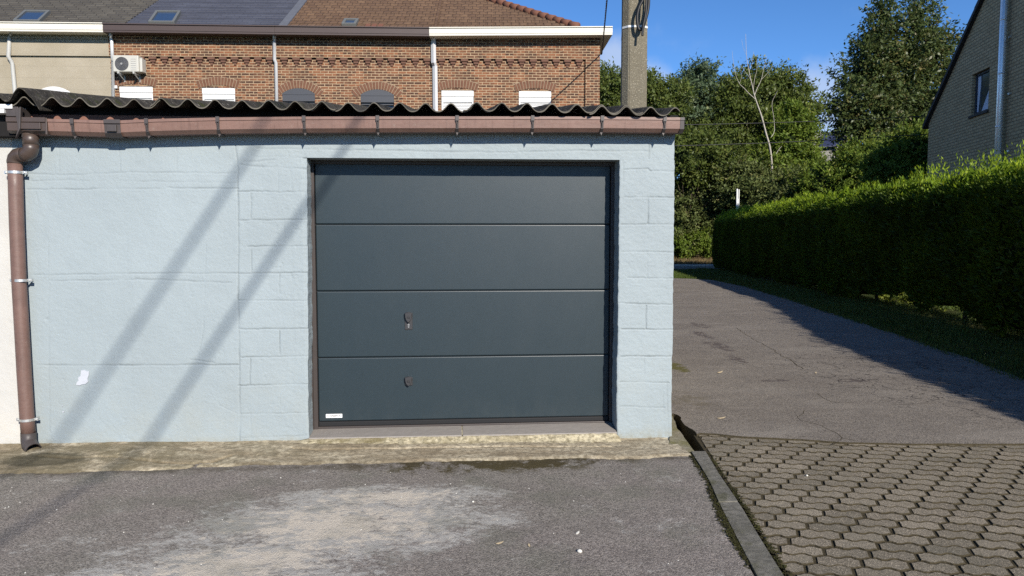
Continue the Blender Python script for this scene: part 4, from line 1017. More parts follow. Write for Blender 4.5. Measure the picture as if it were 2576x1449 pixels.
# debris caught above the outlet
# ================================================================ ROW OF HOUSES BEHIND
H0 = at_d(1288, 600, 20.0); HE = np.array([math.cos(HA), math.sin(HA), 0]); HN = np.array([-math.sin(HA), math.cos(HA), 0])
H0[2] = 0
def HW(s, d, z): return H0+HE*s+HN*d+np.array([0, 0, z])
def hs(u, v, d=0.0):
    p = on_pl(u, v, H0+HN*d, HN); q = p-H0; return float(q@HE), float(p[2])
def hbox(mb, s0, s1, d0, d1, z0, z1, mi=0): return mb.box(s0, s1, d0, d1, z0, z1, mi, T=HW)
ZT = hs(900, 92)[1]                      # top of the walls, under the soffit
ZB = hs(900, 147)[1]                     # line of the corbel table
SL = [hs(-300, 200)[0], hs(279, 200)[0], hs(697, 200)[0], hs(1092, 200)[0], hs(1508, 200)[0]]
def cut_wall(mb, s0, s1, z0, z1, d, holes, dep, mi=0):
    """wall face with rectangular holes and reveals"""
    xs = sorted({s0, s1, *[h[0] for h in holes], *[h[1] for h in holes]}); zs_ = sorted({z0, z1, *[h[2] for h in holes], *[h[3] for h in holes]})
    for a, b in zip(xs[:-1], xs[1:]):
        for c, e in zip(zs_[:-1], zs_[1:]):
            if any(h[0] <= a and b <= h[1] and h[2] <= c and e <= h[3] for h in holes): continue
            mb.quad(HW(a, d, c), HW(b, d, c), HW(b, d, e), HW(a, d, e), mi)
    for (a, b, c, e) in holes:
        mb.quad(HW(a, d, c), HW(a, d, e), HW(a, d+dep, e), HW(a, d+dep, c), mi); mb.quad(HW(b, d, c), HW(b, d+dep, c), HW(b, d+dep, e), HW(b, d, e), mi)
        mb.quad(HW(a, d, e), HW(b, d, e), HW(b, d+dep, e), HW(a, d+dep, e), mi); mb.quad(HW(a, d, c), HW(a, d+dep, c), HW(b, d+dep, c), HW(b, d, c), mi)
def hw_holes(wins): return [(hs(a, v)[0], hs(b, v)[0], hs(a, v)[1]-1.25, hs(a, v)[1]) for a, b, v in wins]
PRO = .065
def arch(par, s0, s1, zt_, rise, mat, d=-.006, ext=.09, hgt=.20):
    """brick arch: voussoirs with light joints; also the tympanum under it"""
    w_ = s1-s0; Rr = (w_*w_/4+rise*rise)/(2*rise); cx = (s0+s1)/2; cz = zt_+rise-Rr
    a0 = math.asin((w_/2+ext)/Rr) if (w_/2+ext) < Rr else 1.2
    n = int(round(2*a0*(Rr+hgt/2)/.078)); mb = MB()
    for k in range(n):
        b0, b1 = -a0+2*a0*(k+.10)/n, -a0+2*a0*(k+.90)/n; jr = random.uniform(-.01, .012)
        V = [HW(cx+(Rr+r)*math.sin(b), dd, cz+(Rr+r)*math.cos(b)) for dd in (d-.012, d+.02) for r, b in ((0, b0), (0, b1), (hgt+jr, b1), (hgt+jr, b0))]
        mb.add(V, [(0, 1, 2, 3)[::-1], (0, 1, 5, 4), (1, 2, 6, 5), (2, 3, 7, 6), (3, 0, 4, 7)])
    bk = MB(); m_ = 24
    for k in range(m_):
        b0, b1 = -a0+2*a0*k/m_, -a0+2*a0*(k+1)/m_
        bk.add([HW(cx+(Rr+r)*math.sin(b), d-.003, cz+(Rr+r)*math.cos(b)) for r, b in ((-.004, b0), (-.004, b1), (hgt+.01, b1), (hgt+.01, b0))], [(0, 1, 2, 3)])
    a = mb.build('arch', M['archbrick'], par, bevel=.004, seg=1); bk.build('mortar', M['oldmortar'], a)
    return a
def window(par, u0, u1, v, style):
    s0, z1 = hs(u0, v); s1, _ = hs(u1, v); d = .07; z0 = z1-1.25
    box_h = hs(u0, v)[1]-hs(u0, v+25)[1]
    if style == 'white':
        mb = MB(); hbox(mb, s0+.003, s1-.003, .01, .14, z1-box_h*.62, z1-.003); hbox(mb, s0+.003, s1-.003, .03, .14, z1-box_h*1.15, z1-box_h*.62)
        hbox(mb, s0+.003, s0+.05, .03, .14, z0, z1-box_h*1.15); hbox(mb, s1-.05, s1-.003, .03, .14, z0, z1-box_h*1.15)
        f = mb.build('window', M['white'], par, bevel=.006)
        mb = MB(); z = z1-box_h*1.15
        while z > z0: hbox(mb, s0+.05, s1-.05, .06, .12, z-.036, z-.004); z -= .04
        mb.build('roller_shutter', M['white'], f, bevel=.006)
    else:
        mb = MB(); n = 12; rise = .14; V = []
        for k in range(n+1):
            t = k/n; s = s0+(s1-s0)*t; V += [HW(s, .03, z1-.24), HW(s, .03, z1-.14+rise*(1-(2*t-1)**2)+0)]
        V = []
        for k in range(n+1):
            t = k/n; s = s0+(s1-s0)*t; V += [HW(s, -.008, z1-.03), HW(s, -.008, z1+rise*(1-(2*t-1)**2))]
        mb.add(V, [(2*k, 2*k+2, 2*k+3, 2*k+1) for k in range(n)])
        hbox(mb, s0+.003, s1-.003, .0, .12, z1-.20, z1-.028)
        hbox(mb, s0+.003, s1-.003, .06, .16, z1-.26, z1-.20)
        f = mb.build('window', M['dgrey' if style == 'grey' else 'white'], par)
        mb = MB(); hbox(mb, s0, s1, .14, .16, z0, z1-.2); mb.build('pane', M['glass'], f)
        mb = MB(); z = z1-.36
        while z > z0: hbox(mb, s0+.03, s1-.03, .09, .12, z-.036, z-.006); z -= .042
        mb.build('roller_shutter', M['soffit'] if style == 'grey' else M['white'], f)
    return f
PITCHT = .607
ZR0 = hs(1530, 95, -.3)[1]              # roof plane starts here at d=-.35
def roofz(d): return ZR0+(d+.35)*PITCHT
def tiled(mb, s0, s1, kind, d0=.05, d1=5.2, hip=None, wav=.225, amp=.022):
    """lapped courses running up the slope; pantile profile when kind is 'pan'"""
    st = {'slate': .16, 'pan': .24, 'old': .17}[kind]; d = d0; n = 0
    xs = np.arange(s0, s1+1e-6, (wav/8 if kind == 'pan' else .30)); 
    if xs[-1] < s1-.01: xs = np.append(xs, s1)
    jig = .006 if kind == 'old' else .0015
    while d < d1:
        e = min(d1, d+st); X = xs.copy()
        if hip is not None:
            lim = hip-max(0, (e+.35)); X = xs[xs <= max(lim+.05, s0+.1)]
            if len(X) < 2: break
        o = (.018 if kind != 'slate' else .008)
        pz = (amp*(np.abs(np.sin(math.pi*(X-s0)/wav))**.7-.5)) if kind == 'pan' else 0*X
        j1 = jig*fbm(X*6, X*0+n, 95); lap = .018 if kind != 'slate' else .008
        lo = np.array([HW(x, d-.01, roofz(d)+lap+p+q) for x, p, q in zip(X, pz, j1)]); hi = np.array([HW(x, e+.02, roofz(e)+p+.0) for x, p in zip(X, pz)])
        un = np.array([HW(x, d-.01, roofz(d)+p-.04) for x, p in zip(X, pz)])
        mb.grid(np.stack([un, lo, hi], 1), 0, flip=True)
        d = e; n += 1
def skylight(par, u0, u1, v0, v1, dsk=.25):
    P0 = HW(0, -.35, ZR0); nn = -HN*PITCHT+np.array([0, 0, 1.]); nn /= np.linalg.norm(nn)
    c = [on_pl(u, v, P0+nn*.03, nn) for u, v in ((u0[0], v1), (u0[1], v1), (u1[1], v0), (u1[0], v0))]
    c = [np.array(q) for q in c]; mid = sum(c)/4; sl_ = (c[3]-c[0]+c[2]-c[1])/2; sl_ /= np.linalg.norm(sl_); ac = (c[1]-c[0]+c[2]-c[3])/2; ac = HE.copy()
    W_ = np.linalg.norm((c[1]-c[0]+c[2]-c[3])/2); L_ = np.linalg.norm((c[3]-c[0]+c[2]-c[1])/2)
    def T(a, b, h): return mid+ac*a+sl_*b+nn*h
    mb = MB(); t_ = .07
    for (a0, a1, b0, b1) in ((-W_/2, W_/2, -L_/2, -L_/2+t_), (-W_/2, W_/2, L_/2-t_, L_/2), (-W_/2, -W_/2+t_, -L_/2+t_, L_/2-t_), (W_/2-t_, W_/2, -L_/2+t_, L_/2-t_)): mb.box(a0, a1, b0, b1, -.05, .07, T=T)
    f = mb.build('roof_window', plain('grey_window_metal', (.12, .125, .12), .5, .4), par, bevel=.008)
    mb = MB(); mb.box(-W_/2+t_, W_/2-t_, -L_/2+t_, L_/2-t_, -.03, .035, T=T); mb.build('pane', M['skyglass'], f)
def eaves(par, u0, u1, vt0, vt1, vb0, vb1, mat, name='eaves_box', under=None):
    """boxed gutter along the eaves between picture columns"""
    dF = -.42
    s0, zt0 = hs(u0, vt0, dF); s1, zt1 = hs(u1, vt1, dF); _, zb0_ = hs(u0, vb0, dF); _, zb1_ = hs(u1, vb1, dF)
    mb = MB(); V = []
    for s, a, b in ((s0, zt0, zb0_), (s1, zt1, zb1_)):
        for d in (dF, .02): V += [HW(s, d, b), HW(s, d, a)]
    mb.add(V, BX)
    V = []
    for s, a in ((s0, zt0), (s1, zt1)):
        for d in (dF-.03, dF+.06): V += [HW(s, d, a+.002), HW(s, d, a+.028)]
    mb.add(V, BX)
    V = []
    for s, a, b in ((s0, zt0, zb0_), (s1, zt1, zb1_)):
        h = (a-b)
        for d in (dF-.012, dF-.001): V += [HW(s, d, b+h*.25), HW(s, d, a-h*.22)]
    mb.add(V, BX)
    return mb.build(name, mat, par, bevel=.004)
def corbels(par, s0, s1):
    n = int(round((s1-s0)/.305)); st = (s1-s0)/n
    first = None
    for k in range(n):
        c = s0+st*(k+.5); mb = MB(); z = ZB
        for w_, h, dp in ((.19, .072, -PRO-.004), (.13, .066, -.042), (.065, .066, -.022)):
            T = lambda x, y, z_, c=c: HW(c+x, y, z_)
            mb.box(-w_/2, w_/2, dp, .01, z-h, z-.006, T=T); z -= h
        if first is None or random.random() < 1:
            mb.build('corbel', M['corbel'], par, bevel=.005, seg=1, loc=HW(c, 0, ZB))
def downpipe(par, pts, r, mat, dist=-.07, square=False):
    mb = MB(); P = []
    for u, v, d in pts: s, z = hs(u, v, d); P.append(HW(s, d, z))
    mb.tube(P, r*(1.3 if square else 1), 4 if square else 12)
    return mb.build('downspout', mat, par, smooth=not square)
def house(name, label, i0, i1, wins, wallmat, style, brickwork=True):
    s0, s1 = SL[i0], SL[i1]
    h = empty('row_house', HW((s0+s1)/2, 0, 0), label, 'house')
    holes = [q for q in hw_holes(wins)]
    mb = MB(); sR = s1
    if i1 == 4: sR = hs(1472, 200)[0]
    cut_wall(mb, s0, sR, 0, ZB, 0, holes, .16)
    # upper band stands proud of the wall below
    hbox(mb, s0, s1, -PRO, .25, ZB, ZT-.14); hbox(mb, s0, s1, -PRO-.035, .25, ZT-.14, ZT-.068); hbox(mb, s0, s1, -PRO-.06, .25, ZT-.068, ZT+.16)
    if i1 == 4: hbox(mb, sR, s1, -PRO, .25, 0, ZB)
    hbox(mb, s0, s1, .26, 8.0, 0, ZT-.02)
    mb.build('wall', wallmat, h)
    if brickwork: corbels(h, s0+.05, sR-.02)
    return h, s0, s1
hA, a0, a1 = house('h', 'beige rendered house with white gutter and old lichened slate roof', 0, 1, [(93, 177, 231)], M['render'], 'plain', False)
hB, b0_, b1_ = house('h', 'brick house with dark slate roof, brown gutter and wall-hung cooling unit', 1, 2, [(299, 384, 217), (507, 591, 220.5)], M['brick'], 'white')
hC, c0_, c1_ = house('h', 'brick house with two dark grey arched windows and brown tiled roof', 2, 3, [(710, 792, 235), (907, 991, 238)], M['brick'], 'grey')
hD, d0_, d1_ = house('h', 'end brick house with cream white gutter and red-ridged hipped tiled roof', 3, 4, [(1110, 1192, 227), (1305, 1387, 228.5)], M['brick'], 'white')
for par, (u0, u1, v), st, rise in ((hB, (299, 384, 217), 'white', .07), (hB, (507, 591, 220.5), 'white', .07), (hC, (710, 792, 235), 'grey', .14), (hC, (907, 991, 238), 'grey', .14), (hD, (1110, 1192, 227), 'white', .07), (hD, (1305, 1387, 228.5), 'white', .07)):
    window(par, u0, u1, v, st); s0, z1 = hs(u0, v); s1, _ = hs(u1, v)
    ar = arch(par, s0, s1, z1-.0, rise, M['archbrick'], ext=.07 if st == 'white' else .10)
    if st == 'grey':
        pass
window(hA, 93, 177, 231, 'arched')
# tympanum fill between flat window head and arch
# slim recess shadow line beside the corner pier is the pier itself standing proud
# roofs
mb = MB(); tiled(mb, a0, hs(297, 60, 0)[0], 'old'); mb.build('roof', M['slate_old'], hA)
mb = MB(); tiled(mb, hs(297, 60, 0)[0], hs(705, 60, 0)[0], 'slate'); mb.build('roof', M['slate_new'], hB)
mb = MB(); tiled(mb, hs(705, 60, 0)[0], c1_, 'pan'); mb.build('roof', M['tile'], hC)
hipS = hs(1533, 95, -.3)[0]
mb = MB(); tiled(mb, c1_, hipS, 'pan', hip=hipS)
e0 = HW(hipS-.75, .40, roofz(.40)); e00 = HW(hipS, -.35, ZR0); apx = HW(hipS-5.55, 5.2, roofz(5.2)); e1_ = HW(hipS-.75, 10.2, roofz(.40))
mb.add([e0, apx, e1_], [(0, 1, 2)]); rD = mb.build('roof', M['tile'], hD)
for par, sa, sb in ((hA, a0, a1), (hB, b0_, b1_), (hC, c0_, c1_), (hD, d0_, hipS-5.5)):
    mb = MB(); mb.quad(HW(sa, 5.2, roofz(5.2)), HW(sb, 5.2, roofz(5.2)), HW(sb, 11, ZR0), HW(sa, 11, ZR0)); mb.build('rear_slope', M['tile'], par)
# party-wall strips on the roof
mb = MB(); s_ = hs(705, 60, 0)[0]
T = lambda x, y, z_: HW(s_+x, y, roofz(y)+z_)
mb.box(-.10, .12, -.3, 5.2, -.02, .055, T=T); mb.build('party_flashing', plain('lead_flashing', (.10, .105, .12), .6, .4, var=.25, sc=6), hC)
mb = MB(); s_ = hs(1092, 60, 0)[0]; mb.box(-.02, .05, -.3, 5.2, .03, .06, T=lambda x, y, z_: HW(s_+x, y, roofz(y)+z_)); mb.build('valley_strip', M['tile'], hD)
# round ridge tiles up the hip
hd = apx-e0; L_ = np.linalg.norm(hd); hd = hd/L_; n = int(L_/.30)
for k in range(n):
    p = e0+hd*(k*.30)+np.array([0, 0, .02]); mb = MB(); mb.tube([p, p+hd*.31+np.array([0, 0, -.012])], [.115, .095], 10)
    mb.build('ridge_tile', M['ridge'], rD, smooth=True, loc=p)
eaves(hA, -330, 258, 54, 60, 74.5, 81, M['cream_white']); eaves(hB, 258.5, 690, 61, 67, 80.5, 86.5, M['brownfascia']); eaves(hC, 690.5, 1079, 67, 71.5, 86.5, 91, M['brownfascia'])
eaves(hD, 1079.5, 1541, 71.5, 69, 90, 87.5, M['cream_white'])
# side eaves returning along the gable end
s1e, zt1 = hs(1541, 69, -.42); _, zb1_ = hs(1541, 87.5, -.42); mb = MB()
mb.box(d1_+.0, s1e, .021, 9, zb1_, zt1, T=HW); mb.build('side_eaves', M['cream_white'], hD, bevel=.004)
skylight(hA, (36, 98), (60, 131), 31, 57); skylight(hB, (376, 437), (390, 459), 32, 60); skylight(hC, (860, 895), (866, 904), 52, 65)
mb = MB(); s_, z_ = hs(915, 62, 0); 
for k in range(3): T = lambda x, y, z_, k=k: HW(s_+k*.17+x, y, roofz(y)+z_); mb.box(0, .13, .05, .35, .02, .07, T=T)
mb.build('newer_tiles', M['ridge'], hC, bevel=.01)
# downspouts
downpipe(hA, [(27, 78, -.3), (26.5, 86, -.07), (24, 100, -.07), (21, 142, -.12), (28, 153, -.07), (31, 160, -.05), (37, 222, -.05), (42, 300, -.05)], .050, M['greypipe'])
downpipe(hB, [(278, 84, -.3), (278, 92, -.12), (281, 102, -.12), (283, 150, -.12), (284, 154, -.05), (285, 320, -.05)], .042, M['zinc'])
downpipe(hC, [(690, 88, -.25), (690, 98, -.12), (690.5, 150, -.12), (694, 158, -.05), (697, 320, -.05)], .045, M['zinc'])
downpipe(hD, [(1090, 92, -.25), (1090, 100, -.12), (1091, 158, -.12), (1094, 166, -.05), (1096, 320, -.05)], .050, M['zinc'], square=True)

# cooling unit on brackets
s0, z1 = hs(283, 138.5, -.33); s1, z0 = hs(349, 182.5, -.33)
ac_ = empty('air_conditioner', HW((s0+s1)/2, -.15, z0), 'ivory outdoor cooling unit with round fan grille hung on the brick wall', 'air conditioner')
mb = MB(); hbox(mb, s0, s1, -.33, -.04, z0+.02, z1); casing = mb.build('casing', M['ac'], ac_, bevel=.018)
cs = s0+(s1-s0)*.345; cz_ = (z0+z1)/2+.0; r0 = (z1-z0)*.40
mb = MB(); mb.disc(HW(cs, -.325, cz_), -HN, r0, .008, 40); gr = mb.build('fan_grille', M['acgrill'], casing)
mb = MB()
for q in np.linspace(.25, .96, 6):
    pts = [HW(cs+r0*q*math.cos(a), -.342, cz_+r0*q*math.sin(a)) for a in np.linspace(0, 2*math.pi, 33)]; mb.tube(pts, .0022, 5, caps=False)
mb.disc(HW(cs, -.340, cz_), -HN, r0*.16, .010, 20); mb.build('grille_rings', plain('ring_grey', (.24, .24, .235), .5), gr)
mb = MB()
for k in range(6): hbox(mb, s0+(s1-s0)*.70, s0+(s1-s0)*.90, -.336, -.328, z1-.10-k*.055, z1-.088-k*.055)
mb.build('louvre', plain('grey_print', (.35, .35, .34), .5), casing)
mb = MB(); hbox(mb, s1, s1+.07, -.28, -.06, z0+.03, z1-.06); mb.build('valve_cover', M['ac'], casing, bevel=.012)
mb = MB()
for x in (s0+.12, s1-.14):
    mb = MB()
    hbox(mb, x, x+.035, -.36, .0, z0-.03, z0+.018); mb.tube([HW(x+.017, -.33, z0-.02), HW(x+.017, -.02, z0-.15)], .014, 6); hbox(mb, x, x+.035, -.02, .0, z0-.18, z0)
    mb.build('bracket', M['greypipe'], ac_)
s_, z_ = hs(291, 219, -.02)
mb = MB(); hbox(mb, s_-.045, s_+.045, -.05, .0, z_-.04, z_+.04); o = mb.build('junction_box', M['white'], None, bevel=.008)
tag(o, 'small white electrical box on the brick wall under the cooling unit', 'electrical box')

# ================================================================ POLE AND CABLES
pb = at_d(1590, 600, 9.6); pb[2] = 0
pole = empty('utility_pole', pb, 'concrete utility pole with exposed aggregate standing behind the garage roof', 'utility pole')
def rotp(a, x, y): return math.cos(a)*x-math.sin(a)*y, math.sin(a)*x+math.cos(a)*y
mb = MB(); rings = []
pa = R(-8)
for z in np.linspace(-.1, 9.5, 26):
    k = 1-.012*z; hw_, c_ = .163*k, .068
    pr = [(-hw_, -hw_+c_), (-hw_+c_, -hw_), (-.078, -hw_), (-.074, -hw_+.006), (-.070, -hw_), (hw_-c_, -hw_), (hw_, -hw_+c_), (hw_, hw_-c_), (hw_-c_, hw_), (-hw_+c_, hw_), (-hw_, hw_-c_)]
    rings.append([(pb[0]+rotp(pa, x, y)[0], pb[1]+rotp(pa, x, y)[1], z) for x, y in pr])
Pc = np.array(rings); Pc = np.concatenate([Pc, Pc[:, :1]], 1); mb.grid(Pc, flip=True); mb.add(Pc[-1][:-1], [tuple(range(11))]); mb.build('shaft', M['pole'], pole)
zb_ = at_d(1590, 65, 9.43)[2]
mb = MB(); k = 1-.012*zb_; hw_ = .163*k+.004; c_ = .069
pr = [(-hw_, hw_-c_), (-hw_, -hw_+c_), (-hw_+c_, -hw_), (hw_-c_, -hw_), (hw_, -hw_+c_), (hw_, hw_-c_)]
ring = [(pb[0]+rotp(pa, x, y)[0], pb[1]+rotp(pa, x, y)[1]) for x, y in pr]
mb.grid(np.array([[(x, y, zb_-.013-(.11 if i == 0 else 0)), (x, y, zb_+.013-(.11 if i == 0 else 0))] for i, (x, y) in enumerate(ring)])); mb.build('strap', M['white'], pole)
def smoothp(pts, n=8):
    pts = [np.asarray(p, float) for p in pts]; out = []
    for i in range(len(pts)-1):
        p0, p1, p2, p3 = pts[max(i-1, 0)], pts[i], pts[i+1], pts[min(i+2, len(pts)-1)]
        for k in range(n):
            t = k/n; out.append(.5*((2*p1)+(-p0+p2)*t+(2*p0-5*p1+4*p2-p3)*t*t+(-p0+3*p1-3*p2+p3)*t**3))
    out.append(pts[-1]); return out
mb = MB()
lp_ = [at_d(u, v, 9.35) for u, v in ((1640, -420), (1632, -60), (1632, 0), (1629, 30), (1621, 58), (1616, 72), (1608, 74), (1604, 62), (1603, 40), (1608, 18), (1616, 2), (1622, -14), (1628, -40))]
mb.tube(smoothp(lp_), .019, 8)
lp_ = [at_d(u, v, 9.30) for u, v in ((1628, -420), (1627, -50), (1626, 5), (1624, 35), (1619, 60), (1617, 75), (1616, 90))]
mb.tube(smoothp(lp_), .015, 8); mb.build('cable_loop', M['cable'], pole, smooth=True)
mb = MB(); Eh = HW(hs(1514, 134, -.08)[0], -.08, hs(1514, 134, -.08)[1]); Tp = pb.copy(); Tp[0] -= .12; Tp[2] = 7.45
pts = [Eh+(Tp-Eh)*t+np.array([0, 0, -.10*4*t*(1-t)]) for t in np.linspace(0, 1, 24)]
for ph in (0, math.pi):
    q = []
    for i, t in enumerate(np.linspace(0, 1, 260)):
        p = Eh+(Tp-Eh)*t+np.array([0, 0, -.10*4*t*(1-t)]); q.append(p+np.array([.010*math.cos(t*330+ph), 0, .010*math.sin(t*330+ph)]))
    mb.tube(q, .011, 5)
mb.tube([Eh, Eh+HN*.1], .02, 6)
o = mb.build('service_cable', M['cable'], None, smooth=True); tag(o, 'twisted black cable running steeply up from the brick corner', 'cable')
for (x1, z1_, x2, z2_), lb in (((2.3, 7.52, 1.39, 7.0), 'thick overhead cable whose shadow is the left stripe on the blue wall'), ((2.3, 6.585, 1.39, 6.065), 'thick overhead cable whose shadow is the right stripe on the blue wall')):
    mb = MB(); a = np.array([x1, 4.0, z1_]); b = np.array([x2, -20.0, z2_]); mb.tube([a+(b-a)*t for t in np.linspace(0, 1, 20)], .017, 8)
    o = mb.build('overhead_cable', M['cable'], None, smooth=True); tag(o, lb, 'cable')
for (a, b, D0, D1, lb) in (((1400, 316), (2330, 292), 27, 28.9, 'upper thin wire crossing the trees to the grey brick gable'), ((1400, 372), (2330, 338), 27, 28.9, 'lower thin wire crossing the trees to the grey brick gable')):
    A = at_d(a[0], a[1], D0); B = at_d(b[0], b[1], D1); mb = MB()
    mb.tube([A+(B-A)*t+np.array([0, 0, -.10*4*t*(1-t)]) for t in np.linspace(0, 1, 30)], .013, 6)
    o = mb.build('overhead_wire', M['cable'], None, smooth=True); tag(o, lb, 'cable')

# ================================================================ HOUSE ON THE RIGHT
C0 = at_d(2326, 600, 29.0); GD = FH+RT*.15; GD /= np.linalg.norm(GD); GNr = np.array([-GD[1], GD[0], 0]);  # GD: away along the gable
if GNr@RT > 0: GNr = -GNr                                          # GNr points to the lane
C0[2] = 0
def gw(u, v, off=0.0): return on_pl(u, v, C0+GNr*off, GNr)
def GW(t, o, z): return C0-GD*t+GNr*o+np.array([0, 0, z])         # t metres towards the camera from the far corner
def gt(u, v, off=0.0): p = gw(u, v, off); return float((C0-p)@GD), float(p[2])
te, ze = gt(2326, 306); tt_, ztp = gt(2462, 0); pitch_ = (ztp-ze)/(tt_-te)
Tr = 6.8; zr_ = ze+pitch_*Tr
gang = math.atan2(-GD[1], -GD[0])
rb = brick('grey_brown_brick', (.47, .355, .21), (.52, .395, .24), (.43, .32, .19), (.30, .225, .14), -gang, .30, .105, .016, soot=False, rough_edges=.003)
rh = empty('detached_house', GW(4, -4, 0), 'grey brown brick house with steep gable rising behind the hedge', 'house')
w0, wz1 = gt(2446, 190); w1, _ = gt(2490, 168); _, wtop = gt(2490, 168); _, wbot = gt(2490, 275)
mb = MB()
t0_, t1_ = w0, w1
def gq(pts, mi=0): mb.add([GW(t, 0, z) for t, z in pts], [tuple(range(len(pts)))], mi)
gq([(0, 0), (t0_, 0), (t0_, ze+pitch_*t0_), (0, ze)]); gq([(t0_, 0), (t1_, 0), (t1_, wbot), (t0_, wbot)])
gq([(t0_, wtop), (t1_, wtop), (t1_, ze+pitch_*t1_), (t0_, ze+pitch_*t0_)]); gq([(t1_, 0), (Tr, 0), (Tr, zr_), (t1_, ze+pitch_*t1_)]); gq([(Tr, 0), (2*Tr, 0), (2*Tr, ze), (Tr, zr_)])
dr = -.14
for (a, b) in (((t0_, wbot), (t0_, wtop)), ((t0_, wtop), (t1_, wtop)), ((t1_, wtop), (t1_, wbot)), ((t1_, wbot), (t0_, wbot))):
    mb.add([GW(a[0], 0, a[1]), GW(b[0], 0, b[1]), GW(b[0], dr, b[1]), GW(a[0], dr, a[1])], [(0, 1, 2, 3)])
mb.add([GW(0, 0, 0), GW(0, 0, ze), GW(0, -9, ze), GW(0, -9, 0)], [(0, 1, 2, 3)]); mb.add([GW(2*Tr, 0, 0), GW(2*Tr, 0, ze), GW(2*Tr, -9, ze), GW(2*Tr, -9, 0)], [(0, 1, 2, 3)])
mb.build('wall', rb, rh)
mb = MB()
mb.box(t0_+.0, t0_+.07, dr-.02, dr+.03, wbot, wtop, T=GW); mb.box(t1_-.07, t1_, dr-.02, dr+.03, wbot, wtop, T=GW); mb.box(t0_, t1_, dr-.02, dr+.03, wbot, wbot+.07, T=GW); mb.box(t0_, t1_, dr-.02, dr+.03, wtop-.07, wtop, T=GW)
mb.box(t0_+.30, t0_+.36, dr-.05, dr-.01, wbot+.07, wtop-.07, T=GW)
wf = mb.build('window', plain('dark_blue_frame', (.03, .036, .05), .4), rh, bevel=.006)
mb = MB(); mb.box(t0_+.07, t1_-.07, dr-.03, dr-.02, wbot+.07, wtop-.07, T=GW); mb.build('pane', M['glass'], wf)
mb = MB(); mb.add([GW(t0_+.09, dr-.012, wbot+.1), GW(t0_+.20, dr-.012, wbot+.1), GW(t0_+.34, dr-.012, wtop-.1), GW(t0_+.09, dr-.012, wtop-.1)], [(0, 1, 2, 3)]); mb.add([GW(t0_+.42, dr-.015, wbot+.1), GW(t1_-.10, dr-.015, wbot+.1), GW(t1_-.10, dr-.015, wtop-.35)], [(0, 1, 2)]); mb.build('curtain', plain('grey_blue_curtain', (.55, .60, .72), .9, .1), wf)
mb = MB(); mb.box(t0_-.06, t1_+.06, dr, .06, wbot-.08, wbot-.002, T=GW); mb.build('sill', plain('dark_sill_stone', (.05, .045, .04), .8), rh, bevel=.006)
# roof slopes with a stepped tile verge
mb = MB(); n = 14
for sgn in (0, 1):
    for k in range(n):
        a, b = k/n, (k+1)/n
        f = (lambda q: (-.25+q*(Tr+.25), ze-.25*pitch_+q*(Tr+.25)*pitch_)) if sgn == 0 else (lambda q: (2*Tr+.25-q*(Tr+.25), ze-.25*pitch_+q*(Tr+.25)*pitch_))
        (ta, za), (tb, zb2) = f(a), f(b)
        V = [GW(t, o, z) for (t, z) in ((ta, za+.065), (tb, zb2+.035)) for o in (.14, -9.2)]; V2 = [GW(t, o, z) for (t, z) in ((ta, za-.12), (tb, zb2-.12)) for o in (.14, -9.2)]
        mb.add(V+V2, [(0, 1, 3, 2), (4, 5, 7, 6), (0, 2, 6, 4), (0, 1, 5, 4), (2, 3, 7, 6), (1, 3, 7, 5)])
mb.build('roof', plain('dark_verge_tile', (.028, .026, .030), .7, .3, var=.2, sc=4), rh)
mb = MB(); ta, za = gt(2513.5, 420, .16); tb, zb3 = gt(2533, 0, .16); tm = gt(2527, 0, .16)[0]
mb.tube([GW(tm, .16, 0.2), GW(tm, .16, 12.5)], .098, 20)
for v in (55, 193, 330, 467):
    _, z = gt(2527, v*.97-5, .16); mb.tube([GW(tm, .16, z-.02), GW(tm, .16, z+.03)], .104, 20)
fl = mb.build('flue_pipe', plain('bright_steel', (.86, .87, .88), .38, .5, .55, var=.04, sc=4), rh, smooth=True)
for u, v in ((2539, 94), (2538, 236), (2536, 380), (2533, 513)):
    t_, z = gt(u, v, .03); mb = MB(); mb.box(t_-.03, t_+.07, 0, .06, z-.03, z+.03, T=GW); mb.build('pipe_bracket', M['galv'], rh, loc=GW(t_, .03, z))

# small roof far off between the trees
p0 = at_d(2045, 372, 75); fb = empty('far_house', [p0[0], p0[1], 0], 'low grey roofed building far away between the trees', 'house')
D = 75
c = [at_d(2000, 385, D), at_d(2160, 385, D), at_d(2160, 331, D+4), at_d(2030, 333, D+4)]
mb = MB(); mb.add(c, [(0, 1, 2, 3)]); b = [np.array([q[0], q[1], 0]) for q in c[:2]]+[np.array([q[0], q[1], 0]) for q in c[2:]]
mb.add([c[0], c[1], b[1], b[0]], [(0, 1, 2, 3)]); mb.add([c[3], c[0], b[0], b[3]], [(0, 1, 2, 3)]); mb.build('roof', plain('grey_far_roof', (.20, .19, .17), .9, var=.2, sc=2), fb)
c = [at_d(2052, 372, D-.2), at_d(2120, 366, D-.2), at_d(2120, 333, D+3.7), at_d(2076, 335, D+3.7)]; mb = MB(); mb.add(c+[q+np.array([0, 0, .06]) for q in c], [(4, 5, 6, 7), (0, 1, 5, 4), (3, 0, 4, 7)]); mb.build('solar_panel', plain('dark_panel', (.035, .035, .06), .3, .5), fb)
